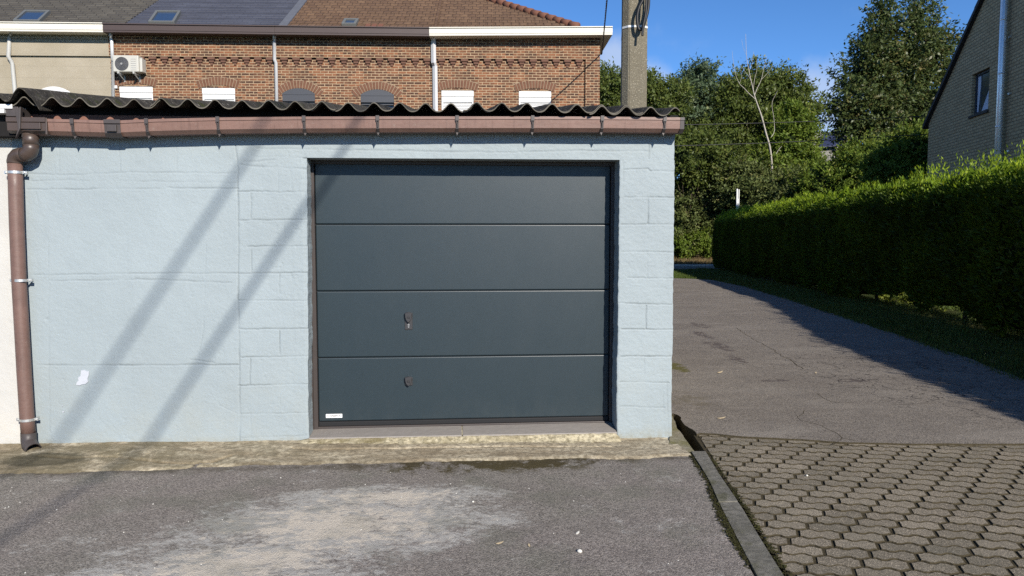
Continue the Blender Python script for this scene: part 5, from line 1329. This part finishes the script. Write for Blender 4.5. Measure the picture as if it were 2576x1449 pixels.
# white post among the bushes
pp = at_d(1856, 560, 37); mb = MB()
mb.box(pp[0]-.10, pp[0]-.03, pp[1]-.03, pp[1]+.03, 0, at_d(1856, 475, 37)[2]); mb.box(pp[0]+.0, pp[0]+.05, pp[1]-.03, pp[1]+.03, 0, at_d(1856, 474, 37)[2]-.05)
mb.box(pp[0]-.035, pp[0]+.005, pp[1]-.01, pp[1]+.01, at_d(1856, 512, 37)[2], at_d(1856, 500, 37)[2])
o = mb.build('marker_post', M['white'], None, bevel=.01); tag(o, 'narrow white post sticking up just beyond the end of the hedge', 'post')

# ================================================================ VEGETATION
def leaf_quads(P, A, B, L, W):
    """rhombic leaves: base P, long axis A, cross axis B"""
    L = L[:, None]; W = W[:, None]
    V = np.stack([P, P+A*L*.45+B*W*.5, P+A*L, P+A*L*.45-B*W*.5], 1).reshape(-1, 3)
    return V, np.arange(len(V)).reshape(-1, 4)
def unit(v): return v/(np.linalg.norm(v, axis=-1, keepdims=True)+1e-9)
DENS = .85; TWIG = .32
def clumps(cen, rad, n, size, per=42, cr=.30, bias=.62, droop=.0, flat=.6, gap=.0, seed=0):
    """leaf clusters through the outer part of an ellipsoid"""
    r = np.random.default_rng(seed)
    a_ = 4*math.pi*(((rad[0]*rad[1])**1.6+(rad[0]*rad[2])**1.6+(rad[1]*rad[2])**1.6)/3)**(1/1.6)
    K = max(3, n//per) if n < 1000 else max(6, int(a_*DENS/(cr*cr)))
    d = unit(r.normal(size=(K, 3))); q = bias+(1.06-bias)*r.random(K)**.8
    # uneven outline
    bump_ = 1+.30*fbm(d[:, 0]*2.3+seed, d[:, 2]*2.3+d[:, 1]*1.7, seed, 3)
    q = q*np.where(r.random(K) < .14, r.uniform(1.0, 1.30, K), 1)
    cc = cen+d*rad*(q*bump_)[:, None]
    if gap: cc = cc[r.random(K) > gap]
    if n >= 1000: bk_ = (cc-cen)@FH/np.linalg.norm(rad); cc = cc[(bk_ < .25) | (r.random(len(cc)) < .4)]
    K = len(cc); idx = np.repeat(np.arange(K), per)
    size_k = r.uniform(.6, 1.35, K)
    off = r.normal(size=(K*per, 3))*np.array([1, 1, flat])*cr*size_k[idx][:, None]*.6
    sd_ = unit(unit(cc-cen)+np.array([0, 0, .45])+r.normal(size=(K, 3))*.45)[idx]; off = off*.78+sd_*(np.abs(r.normal(size=(len(off), 1)))*cr*.85)
    P = cc[idx]+off
    out = unit(unit(cc-cen)[idx]*.9+off/cr*.5+np.array([0, 0, .25]))
    A = unit(out*.55+r.normal(size=P.shape)*.65+np.array([0, 0, -droop])); N = unit(out+r.normal(size=P.shape)*.55+np.array([0, 0, .3]))
    B = unit(np.cross(N, A)); L = size*r.uniform(.6, 1.5, len(P)); W = L*r.uniform(.36, .60, len(P))
    rn = np.clip(.5*r.random(len(P))+.5*r.random(K)[idx], 0, 1)
    if n >= 1000:      # twigs that stand out of the crown, with leaves along them
        T = int(K*TWIG); i_ = r.integers(0, K, T); base_ = cc[i_]; dt = unit(unit(base_-cen)*.8+np.array([0, 0, .55])+r.normal(size=(T, 3))*.35)
        ln = r.uniform(.5, 1.5, T)*cr*2.4; m_ = 20; ii = np.repeat(np.arange(T), m_); tt = r.random(T*m_)**.8
        P2 = base_[ii]+dt[ii]*(tt*ln[ii])[:, None]+r.normal(size=(T*m_, 3))*(cr*.20*(1.15-tt))[:, None]
        A2 = unit(dt[ii]*.6+r.normal(size=P2.shape)*.6+np.array([0, 0, -droop])); B2 = unit(np.cross(r.normal(size=P2.shape)+np.array([0, 0, .8]), A2))
        L2 = size*r.uniform(.6, 1.3, len(P2)); P = np.concatenate([P, P2]); A = np.concatenate([A, A2]); B = np.concatenate([B, B2]); L = np.concatenate([L, L2]); W = np.concatenate([W, L2*.45]); rn = np.concatenate([rn, r.uniform(.3, 1, len(P2))])
    V, Q = leaf_quads(P, A, B, L, W)
    return V, Q, rn, cc
def ico(cen, rad, seed, k=.8):
    n, m = 18, 26; th = np.linspace(0, math.pi, n); ph = np.linspace(0, 2*math.pi, m); T_, P_ = np.meshgrid(th, ph, indexing='ij')
    d = np.stack([np.sin(T_)*np.cos(P_), np.sin(T_)*np.sin(P_), np.cos(T_)], -1)
    w = k*(1+.30*fbm(d[..., 0]*2.3+seed, d[..., 2]*2.3+d[..., 1]*1.7, seed, 3)); return cen+d*rad*w[..., None]
def plant(name, label, cat, lobes, size, mat, dens=None, per=42, cr=.30, core=.72, trunk=None, group=None, droop=.0, bias=.62, gap=0, flat=.6, tr=.12, seed=0, bark=None):
    global DENS
    d0_ = DENS
    if dens: DENS = dens
    Vs = []; Qs = []; Rs = []; n0 = 0; cores = MB(); allc = []
    for k, (u, v, ru, rv, D, dr, n) in enumerate(lobes):
        c = at_d(u, v, D); rad_ = np.array([ru/1860*D, dr, rv/1860*D])
        V, Q, rn, cc = clumps(c, rad_, n, size, per, cr, bias, droop, flat, gap, seed+k*7+1)
        Vs.append(V); Qs.append(Q+n0); Rs.append(rn); n0 += len(V); allc.append((c, rad_, cc))
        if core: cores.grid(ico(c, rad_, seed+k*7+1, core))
    b = allc[0][0].copy() if trunk is None else at_d(trunk[0], 600, trunk[1]); b[2] = -.1
    root = empty(name, b, label, cat, group)
    fo = fastmesh('foliage', np.concatenate(Vs), np.concatenate(Qs), mat, root, rnd=np.concatenate(Rs))
    DENS = d0_
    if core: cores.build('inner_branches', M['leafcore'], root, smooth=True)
    mb = MB(); r = random.Random(seed+3); top = max((q[0] for q in allc), key=lambda q: q[2])
    path = [b, b+(top-b)*.35+np.array([.1, 0, 0]), b+(top-b)*.7, top]
    mb.tube(smoothp(path, 5), list(np.linspace(tr, tr*.25, len(smoothp(path, 5)))), 9)
    for c, rad_, cc in allc:
        for _ in range(5 if len(allc) > 3 else 9):
            e = cc[r.randrange(len(cc))]; t = r.uniform(.3, .8); p = b+(top-b)*t; m_ = (p+e)/2+np.array([0, 0, -.1*abs(e[2]-p[2])])
            mb.tube([p, m_, e], [tr*.35, tr*.2, tr*.06], 6)
    mb.build('trunk', bark or M['bark'], root, smooth=True)
    return root
TG = 'trees and bushes beyond the road'
plant('cherry_tree', 'tallest dense tree with reddish dark green leaves beside the grey gable', 'tree',
      [(2245, 245, 125, 100, 48.0, 2.85, 9500), (2225, 340, 120, 95, 47.2, 2.85, 9000), (2260, 140, 100, 85, 48.0, 2.40, 7500), (2226, 48, 34, 52, 48.0, 1.0, 2600), (2305, 52, 40, 62, 48.5, 1.1, 3000), (2345, 130, 45, 60, 48.5, 1.35, 2400),
       (2140, 270, 62, 50, 47.2, 1.65, 3000), (2165, 190, 58, 55, 48.0, 1.65, 2800), (2150, 335, 40, 45, 46.9, 1.35, 1800), (2320, 260, 70, 110, 48.6, 2.25, 5000), (2195, 110, 40, 40, 48.0, 1.05, 1300)],
        .22, M['leafA'], per=30, cr=.42, core=.40, trunk=(2250, 48.2), group=TG, droop=.35, bias=.45, tr=.26, seed=100, flat=.7, dens=.60)
plant('tree', 'treetop between the brick house and the concrete pole', 'tree', [(1525, 235, 34, 50, 46, 1.8, 2600), (1512, 265, 50, 60, 46, 2, 2800), (1552, 255, 30, 40, 46.5, 1.5, 1500)], .17, M['leafB'], per=36, cr=.32, group=TG, seed=140, tr=.15, droop=.1)
plant('tree', 'treetop just right of the concrete pole above the garage roof', 'tree', [(1628, 248, 22, 52, 46, 1.6, 2300), (1612, 262, 50, 50, 46, 1.8, 2400), (1665, 282, 34, 44, 45.5, 1.8, 2400), (1690, 250, 30, 36, 45.5, 1.5, 1700)], .17, M['leafB'], per=36, cr=.32, group=TG, seed=150, tr=.15, droop=.1)
plant('tree', 'airy blue green tree with a pointed top left of the dead birch', 'tree', [(1755, 230, 46, 58, 47, 1.5, 4200), (1760, 185, 26, 30, 47, .8, 1100), (1735, 300, 62, 60, 47, 1.8, 4300), (1800, 270, 30, 48, 47, 1.2, 1700), (1715, 230, 22, 30, 47, .8, 800)], .17, M['leafC'], per=26, cr=.30, core=.5, group=TG, seed=160, tr=.12, droop=.0, bias=.35)
plant('tree', 'dark broad leaved tree directly behind the dead birch trunk', 'tree',
      [(1900, 290, 95, 85, 46.5, 2.2, 8000), (1955, 225, 48, 46, 46.5, 1.3, 2800), (1830, 270, 55, 60, 46.5, 1.6, 3200), (1990, 270, 52, 60, 46, 1.4, 2800), (1890, 225, 45, 40, 47, 1.2, 2000), (1800, 370, 95, 70, 46, 2, 5600)],
      .18, M['leafB'], per=34, cr=.36, core=.66, group=TG, seed=180, tr=.18, droop=.2)
plant('ivy_covered_tree', 'bright green ivy smothered tree right of the dead birch trunk', 'tree',
      [(1985, 370, 60, 85, 43.5, 1.5, 6500), (1985, 318, 34, 40, 43.5, 1.1, 2600), (1925, 430, 70, 50, 43.5, 1.4, 4200), (2010, 440, 55, 60, 43.0, 1.4, 4000)], .16, M['leafD'], per=50, cr=.26, core=.8, group=TG, seed=200, tr=.2)
plant('shrub', 'dark leafy thicket low between the garage and the birch', 'bush', [(1735, 400, 75, 60, 43.6, 1.6, 4200), (1820, 425, 80, 52, 43.6, 1.5, 4500)], .17, M['leafB'], per=34, cr=.34, core=.72, group=TG, seed=215)
plant('bramble_thicket', 'olive green bramble thicket on the bank just right of the garage corner', 'bush',
      [(1620, 530, 80, 75, 45.6, 1.8, 5000), (1500, 545, 90, 72, 46, 1.8, 5000), (1760, 520, 95, 78, 45.0, 1.8, 8500), (1710, 560, 60, 72, 45, 1.6, 4000), (1850, 525, 75, 70, 45.5, 1.9, 5500), (1740, 598, 80, 38, 44.8, 1.0, 4000)], .15, M['leafE'], per=60, cr=.28, core=.84, group=TG, seed=230)
plant('bramble_thicket', 'darker bramble thicket rising behind the left end of the hedge top', 'bush', [(1930, 505, 75, 66, 42, 1.8, 5500), (2010, 500, 70, 60, 41, 1.7, 4500), (1870, 470, 60, 48, 42.5, 1.5, 3200)], .15, M['leafE'], per=60, cr=.28, core=.84, group=TG, seed=245)
plant('shrub', 'bright green shrub mass between the hedge and the tallest tree', 'bush',
      [(2105, 478, 80, 58, 39, 1.6, 6500), (2190, 430, 80, 68, 38, 1.5, 6000), (2040, 510, 55, 42, 40, 1.4, 3200)], .15, M['leafD'], per=50, cr=.25, core=.82, group=TG, seed=260)
plant('shrub', 'bright green shrub against the far corner of the grey gable', 'bush',
      [(2290, 400, 50, 70, 32.5, 1.3, 4800), (2245, 440, 60, 70, 33, 1.4, 5000), (2310, 480, 50, 60, 32, 1.2, 3000)], .13, M['leafD'], per=50, cr=.20, core=.80, group=TG, seed=275)
plant('shrub', 'low bright green shrub at the foot of the bank by the dry grass', 'bush', [(1725, 615, 45, 24, 43.6, .6, 2600), (1790, 610, 50, 26, 43.6, .6, 2600)], .12, M['leafD'], per=50, cr=.22, core=.8, seed=285, group=TG)
# dead birch
db = at_d(1940, 600, 42.0); db[2] = -.1
birch = empty('dead_birch', db, 'bare dead birch with pale trunk leaning left above the bushes', 'tree')
def limb(pts, r0, r1, D=41.3, par=birch, name='branch', mat='birch'):
    mb = MB(); p = smoothp([at_d(u, v, D+dd) for u, v, dd in pts], 5); mb.tube(p, list(np.linspace(r0*.48, r1*.6, len(p))), 8)
    return mb.build(name, M[mat], par, smooth=True)
tk = limb([(1944, 600, .5), (1943, 450, .3), (1938, 378, 0), (1927, 335, 0), (1915, 290, 0), (1905, 262, 0), (1898, 240, 0), (1891, 210, 0), (1884, 178, 0), (1878, 140, 0), (1876, 85, 0)], .13, .012, name='trunk')
for pts, r0 in (([(1901, 250, 0), (1885, 236, -.2), (1872, 222, -.3), (1860, 210, -.4), (1850, 185, -.5), (1844, 150, -.6), (1842, 128, -.6)], .045), ([(1898, 240, 0), (1905, 222, .2), (1915, 200, .3), (1922, 170, .4), (1929, 140, .5)], .040),
                ([(1895, 225, 0), (1898, 200, .1), (1904, 175, .2), (1903, 150, .3)], .028), ([(1890, 205, 0), (1882, 190, -.2), (1868, 172, -.3), (1862, 160, -.4)], .025), ([(1915, 200, .3), (1930, 185, .4), (1945, 165, .5)], .02),
                ([(1860, 210, -.4), (1866, 190, -.3), (1860, 172, -.4)], .016), ([(1940, 345, 0), (1948, 330, .2), (1947, 300, .3), (1942, 262, .4), (1950, 240, .5), (1956, 228, .5)], .035), ([(1884, 178, 0), (1892, 160, .1), (1896, 130, .1)], .018),
                ([(1878, 140, 0), (1870, 120, -.1), (1866, 100, -.1)], .012), ([(1922, 170, .4), (1934, 160, .4), (1940, 150, .4)], .012)):
    limb(pts, r0, .007)
limb([(1952, 388, -.2), (1960, 375, -.2), (1967, 368, -.2)], .03, .012)

# ---------------------------------------------------------------- hedge
WEEDS = ((2362, 800, .34), (2500, 828, .30), (2245, 778, .24), (2110, 748, .30), (2050, 742, .24), (1975, 722, .20), (1928, 716, .18), (2305, 790, .20))
HN0, HF0 = np.array([7.62, 11.16]), np.array([9.85, 35.8]); hdv = HF0-HN0; HLn = np.linalg.norm(hdv); hdv = hdv/HLn; hnv = np.array([hdv[1], -hdv[0]])   # hnv: to the right, away from the lane
S0 = -11.5
WS = []
for (u, v, sz) in WEEDS:
    t_ = (u-1288)/1860; # where that line of sight meets the middle of the hedge
    q0 = HN0+hnv*.5; D_ = (q0[0]-q0[1]*hdv[0]/hdv[1])/(t_-hdv[0]/hdv[1]); WS.append((D_-q0[1])/hdv[1])
def gapf(s):
    g_ = np.zeros_like(np.asarray(s, float))
    for k_, w_ in enumerate(WS): g_ = np.maximum(g_, .36*np.exp(-((s-w_-.2)/(.42+.12*(k_ == 0)))**2))
    return g_
def hp(s, o, z):
    q = HN0+np.multiply.outer(s, hdv)+np.multiply.outer(o, hnv); return CAM[:3]*np.array([1, 1, 0])+np.multiply.outer(q[..., 0], RT)+np.multiply.outer(q[..., 1], FH)+np.multiply.outer(z, np.array([0, 0, 1.]))
def htop(s): return 2.56+.002*s+.07*fbm(s*.55, s*0, 301)+.05*fbm(s*2.1, s*0, 302)
def hface(s, z): return -.75*np.clip((1.5-s)/6, 0, 1)+.10*fbm(s*.9, z*.9, 303)+.06*fbm(s*3.2, z*2.6, 304)+1.05*np.clip(z-2.26, 0, 1)-.10*np.clip(1.3-abs(z-1.1), 0, 1)
hedge = empty('hedge', hp(0, .5, 0.0), 'long clipped conifer hedge along the lane, sunlit along its top', 'hedge')
r = np.random.default_rng(55)
def fronds(n, s0, s1, kind):
    s = r.uniform(s0, s1, n)
    if kind == 'front':
        z = .04+.30*np.clip(fbm(s*1.3, s*0, 305)+.05, 0, 1)+gapf(s)*(.6+.5*r.random(n))+r.random(n)**.9*(htop(s)-.2); z = np.minimum(z, htop(s)); o = hface(s, z)-.02+r.exponential(.05, n)
        out = np.array([-1.0, 0, .35])
    elif kind == 'top':
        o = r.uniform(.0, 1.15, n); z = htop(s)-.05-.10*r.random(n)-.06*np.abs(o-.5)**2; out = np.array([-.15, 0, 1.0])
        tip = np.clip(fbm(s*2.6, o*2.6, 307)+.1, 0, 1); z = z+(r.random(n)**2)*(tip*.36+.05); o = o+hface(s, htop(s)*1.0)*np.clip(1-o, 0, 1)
    else:
        z = .2+gapf(s)+r.random(n)*(2.3-gapf(s)); o = 1.12+.06*r.random(n); out = np.array([1.0, 0, .35])
    P = hp(s, o, z)
    P = P if P.ndim == 2 else P.reshape(-1, 3)
    # hedge-space directions
    a_ = unit(np.array([out[0]*hnv[0]*RT+out[0]*hnv[1]*FH])[0] if False else (out[0]*(hnv[0]*RT+hnv[1]*FH)+np.array([0, 0, out[2]])))
    A = unit(a_*.8+r.normal(size=P.shape)*.42+np.array([0, 0, .35])); N = unit(r.normal(size=P.shape)+a_*.8); B = unit(np.cross(N, A))
    L = r.uniform(.06, .15, n); W = L*r.uniform(.28, .45, n)
    k = np.clip(.45*r.random(n)+.55*(fbm(s*1.1, z*1.5, 308)*.5+.5), 0, 1); k = k*.36+(.55*np.clip((z-2.2)/.25, 0, 1)*r.random(n) if kind == 'front' else 0) if kind != 'top' else .35+.65*k  # shade put into the face colour, sunlight into the top fronds' colour
    return P, A, B, L, W, k
def hp_pts(s, o, z):
    q = HN0[None]+s[:, None]*hdv[None]+o[:, None]*hnv[None]
    return np.array([CAM[0], CAM[1], 0])[None]+q[:, :1]*RT[None]+q[:, 1:]*FH[None]+z[:, None]*np.array([[0, 0, 1.]])
hp_scalar = hp
def hp(s, o, z):
    s = np.atleast_1d(np.asarray(s, float)); o = np.atleast_1d(np.asarray(o, float))+0*s; z = np.atleast_1d(np.asarray(z, float))+0*s
    P = hp_pts(s, o, z); return P[0] if len(P) == 1 else P
hedge.location = tuple(hp(0, .5, 0.0))
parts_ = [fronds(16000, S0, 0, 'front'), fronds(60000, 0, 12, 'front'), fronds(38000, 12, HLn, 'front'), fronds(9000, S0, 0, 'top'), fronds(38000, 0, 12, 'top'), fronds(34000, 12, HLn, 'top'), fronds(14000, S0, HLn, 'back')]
# far end face
n = 7000; o = r.uniform(0, 1.1, n); z = .2+r.random(n)*2.35; s = HLn+r.exponential(.05, n)+.08*fbm(o*3, z*2, 309)-.25*np.clip((z-2.1)/.5, 0, 1)**2
P = hp(s, o, z); dd = hdv[0]*RT+hdv[1]*FH; A = unit(dd*.8+r.normal(size=P.shape)*.4+np.array([0, 0, .4])); B = unit(np.cross(r.normal(size=P.shape), A)); L = r.uniform(.06, .15, n)
parts_.append((P, A, B, L, L*.35, r.random(n)))
# plumes standing up along the top
npl = 3000; ps = S0+(HLn-S0)*r.random(npl)**.9; po = r.uniform(-.02, 1.1, npl); ph_ = .07+.24*r.random(npl)**2*np.clip(1+1.5*fbm(ps*1.9, po*2, 310), .3, 1.6)
big_ = (ps < 5) & (r.random(npl) < .16); ph_ = np.where(big_, r.uniform(.35, .62, npl), ph_)
idx = np.repeat(np.arange(npl), 18); tq = r.random(len(idx)); sq = ps[idx]+r.normal(0, .035, len(idx)); oq = po[idx]+r.normal(0, .035, len(idx))-.75*np.clip((1.5-ps[idx])/6, 0, 1)
zq = htop(ps[idx])-np.clip(.42-po[idx], 0, .42)*.95-.10+tq*(ph_[idx]+.08); P = hp_pts(sq, oq, zq); A = unit(r.normal(size=P.shape)*.38+np.array([0, 0, 1.])); B = unit(np.cross(r.normal(size=P.shape), A)); L = r.uniform(.06, .13, len(idx))*(1.2-.5*tq)
parts_.append((P, A, B, L, L*.30, np.clip(.45+.55*r.random(len(idx)), 0, 1)))
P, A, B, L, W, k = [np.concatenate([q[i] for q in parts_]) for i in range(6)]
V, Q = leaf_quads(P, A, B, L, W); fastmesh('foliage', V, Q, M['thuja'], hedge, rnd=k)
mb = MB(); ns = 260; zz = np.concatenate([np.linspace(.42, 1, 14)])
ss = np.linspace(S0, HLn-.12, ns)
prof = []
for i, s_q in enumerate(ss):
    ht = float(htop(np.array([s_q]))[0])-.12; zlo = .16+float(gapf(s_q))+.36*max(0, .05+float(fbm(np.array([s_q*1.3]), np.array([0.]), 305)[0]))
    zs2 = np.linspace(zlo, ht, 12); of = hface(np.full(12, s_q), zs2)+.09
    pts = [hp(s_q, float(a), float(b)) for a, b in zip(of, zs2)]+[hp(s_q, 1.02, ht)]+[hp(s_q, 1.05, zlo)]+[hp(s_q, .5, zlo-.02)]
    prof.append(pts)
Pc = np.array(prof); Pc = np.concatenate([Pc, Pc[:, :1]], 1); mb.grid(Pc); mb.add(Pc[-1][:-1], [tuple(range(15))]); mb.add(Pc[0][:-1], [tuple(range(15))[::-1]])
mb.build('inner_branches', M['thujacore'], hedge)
for s_q in np.arange(S0+.2, HLn, 1.05):
    if float(gapf(s_q)) > .12: continue
    mb = MB(); x = random.uniform(-.1, .1); p = hp(s_q+x, .5, -.1); q = hp(s_q+x+random.uniform(-.05, .05), .5, .7); mb.tube([p, q], [.04, .03], 7); mb.build('stem', M['bark'], hedge, smooth=True, loc=p)

# ---------------------------------------------------------------- verge grass and weeds
def blades(n, sampler, L0, L1, mat, name, wr=.10, dark=0):
    X, D = sampler(n); P = np.array([CAM[0], CAM[1], 0])[None]+X[:, None]*RT[None]+D[:, None]*FH[None]; P[:, 2] = -.02
    m = len(P); A = unit(r.normal(size=(m, 3))*.42+np.array([0, 0, 1.])); B = unit(np.cross(r.normal(size=(m, 3)), A)); L = r.uniform(L0, L1, m)*(1+.5*fbm(X*1.3, D*1.3, 401))
    L = np.clip(L, L0*.5, None); V, Q = leaf_quads(P, A, B, L, L*wr)
    return V, Q, np.clip(r.random(m)*.6+.4*(fbm(X*.8, D*.8, 402)*.5+.5), 0, 1)
lane_r = np.array([(float((p-CAM)@RT), float((p-CAM)@FH)) for p in [on_z(u, v, .014) for u, v in lane_edge[1:10]]])
def lane_x(D): o_ = np.argsort(lane_r[:, 1]); return np.interp(D, lane_r[o_, 1], lane_r[o_, 0])
def hedge_x(D): return HN0[0]+(D-HN0[1])*hdv[0]/hdv[1]
def samp_verge(n):
    D = 5+31*r.random(n)**1.25; a = lane_x(D); b = hedge_x(D)+.7; X = a-.10+(b-a+.10)*r.random(n); return X, D
V, Q, k = blades(95000, samp_verge, .05, .12, None, '', .09)
o = fastmesh('verge_grass', V, Q, M['grassm'], rnd=k); o['kind'] = 'stuff'
def samp_tongue(n):
    D = r.uniform(28.5, 36.5, n); x1 = np.interp(D, [28.5, 31, 36.5], [6.2, 6.2, 9.2]); X = x1+r.random(n)*(hedge_x(D)+3-x1); return X, D
def samp_back(n):
    D = r.uniform(9, 34, n); return hedge_x(D)+1.2+3.5*r.random(n)**1.5, D
V, Q, k = blades(30000, samp_back, .06, .18, None, '', .10); o = fastmesh('garden_grass', V, Q, M['grassm'], rnd=k); o['kind'] = 'stuff'
V, Q, k = blades(16000, samp_tongue, .05, .12, None, '', .14); o = fastmesh('lawn_tongue', V, Q, M['grassm'], rnd=k); o['kind'] = 'stuff'
def samp_dry(n): return r.uniform(-2, 30, n), 41.35+r.random(n)*2.6
V, Q, k = blades(26000, samp_dry, .14, .34, None, '', .10); V[:, 2] += bank((V-CAM)@RT, (V-CAM)@FH)-.10
o = fastmesh('dry_grass', V, Q, M['drygrass'], rnd=k); o['kind'] = 'stuff'
# weeds poking out under the hedge, each clump its own plant
for i, (u, v, sz) in enumerate(WEEDS):
    q_ = HN0+hdv*WS[i]+hnv*1.35; t_ = (u-1288)/1860; D_ = ((HN0+hnv*1.35)[0]-(HN0+hnv*1.35)[1]*hdv[0]/hdv[1])/(t_-hdv[0]/hdv[1]); p = G(t_*D_, D_, 0.0); n = 900; c = p+np.array([0, 0, sz*.65])
    V, Q, rn, cc = clumps(c, np.array([sz*1.6, sz*1.1, sz*.9]), n, .065, 12, .09, .2, 0, .8, 0, 500+i)
    rt = empty('weed', [p[0], p[1], 0], ['tall yellow green weed clump in the widest gap under the hedge', 'weed clump under the hedge nearest the right edge of the photo', 'small weed clump right of the pair at mid hedge foot', 'broad pale weed clump at the middle of the hedge foot', 'pale weed clump just left of the broad one at mid hedge foot', 'small grey green weed near the far third of the hedge foot', 'tiny weed farthest along the foot of the hedge', 'thin weed left of the tall yellow green clump under the hedge'][i], 'weed', 'weeds along the foot of the hedge')
    fastmesh('leaves', V, Q, M['weedleaf'], rt, rnd=rn)
    mb = MB()
    for _ in range(5): e = cc[random.randrange(len(cc))]; mb.tube([np.array([c[0], c[1], -.02]), (c+e)/2, e], [.006, .004, .002], 5)
    mb.build('stem', M['bark'], rt)

# ---------------------------------------------------------------- litter
def leafthing(u, v, s, a, label, mat, z=.018):
    p = on_z(u, v, z); mb = MB(); ca, sa = math.cos(a), math.sin(a)
    o2 = [(-1, 0, .1), (-.4, .34, .02), (.3, .40, .12), (1, .05, .30), (.35, -.30, .10), (-.45, -.32, .0)]
    top = [p+np.array([(x*ca-y*sa)*s, (x*sa+y*ca)*s, h*s]) for x, y, h in o2]; c = p+np.array([0, 0, .12*s])
    mb.add(top+[c], [(i, (i+1) % 6, 6) for i in range(6)]); mb.add([q+np.array([0, 0, -.0015]) for q in top+[c]], [((i+1) % 6, i, 6) for i in range(6)])
    o = mb.build('fallen_leaf', mat, None, loc=p); tag(o, label, 'leaf', 'dry leaves on the ground'); return o
leafthing(1815, 1052, .040, .1, 'pale triangular dry leaf on the lane just above the pavers', M['dryleaf'])
leafthing(1811, 937, .050, .5, 'curled brown dry leaf on the lane left of centre', M['dryleaf'])
leafthing(2052, 938, .030, 1.0, 'tiny pale leaf in the middle of the sunlit lane', M['dryleaf'])
leafthing(1257, 1366, .022, .3, 'yellow leaf scrap lying left of the three bits near the bottom', M['dryleaf'], .002)
leafthing(1331, 1372, .016, 1.5, 'crumpled pale scrap between the yellow leaf and the white pebble', M['dryleaf'], .002)
leafthing(1453, 1341, .020, .9, 'whitish leaf scrap just above the white pebble', M['stone'], .002)
def pebble(u, v, s, label, sd):
    p = on_z(u, v, s*.5); rr2 = np.random.default_rng(sd); n_, m_ = 8, 12; th = np.linspace(0, math.pi, n_); ph = np.linspace(0, 2*math.pi, m_+1); T_, P_ = np.meshgrid(th, ph, indexing='ij')
    d = np.stack([np.sin(T_)*np.cos(P_), np.sin(T_)*np.sin(P_), np.cos(T_)*.7], -1); w_ = 1+.25*fbm(d[..., 0]*1.5+sd, d[..., 1]*1.5+d[..., 2], sd)
    mb = MB(); mb.grid(p+d*s*w_[..., None]); o = mb.build('pebble', M['stone'], None, smooth=True, loc=p); tag(o, label, 'stone', 'pale stones on the ground')
pebble(1458, 1386, .013, 'round white pebble near the bottom right of the yard tarmac', 1)
pebble(1190, 1262, .007, 'small pale stone on the tarmac below the door centre', 2)
pebble(2030, 1196, .008, 'small white stone on the interlocking pavers', 3)
# chips and grit scattered over the tarmac, past counting
V = []; Q = []; rn = []
for k in range(260):
    D = 2.9+2.1*random.random()**.8; X = random.uniform(-3.6, 1.1)
    if X > lerp_poly(kl, D)-.02: continue
    p = G(X, D, .0); s = .0016+.0045*random.random()**4; a = random.uniform(0, 6.28); h = s*.9; b = len(V)
    V += [p+[s*math.cos(a), s*math.sin(a), 0], p+[-s*math.sin(a), s*math.cos(a), 0], p+[-s*math.cos(a), -s*math.sin(a), 0], p+[s*math.sin(a), -s*math.cos(a), 0], p+[0, 0, h]]
    for t in range(4): Q.append((b+t, b+(t+1) % 4, b+4)); rn.append(random.random())
me_ = fastmesh('loose_grit', V, Q, M['stone'], rnd=rn); me_['kind'] = 'stuff'
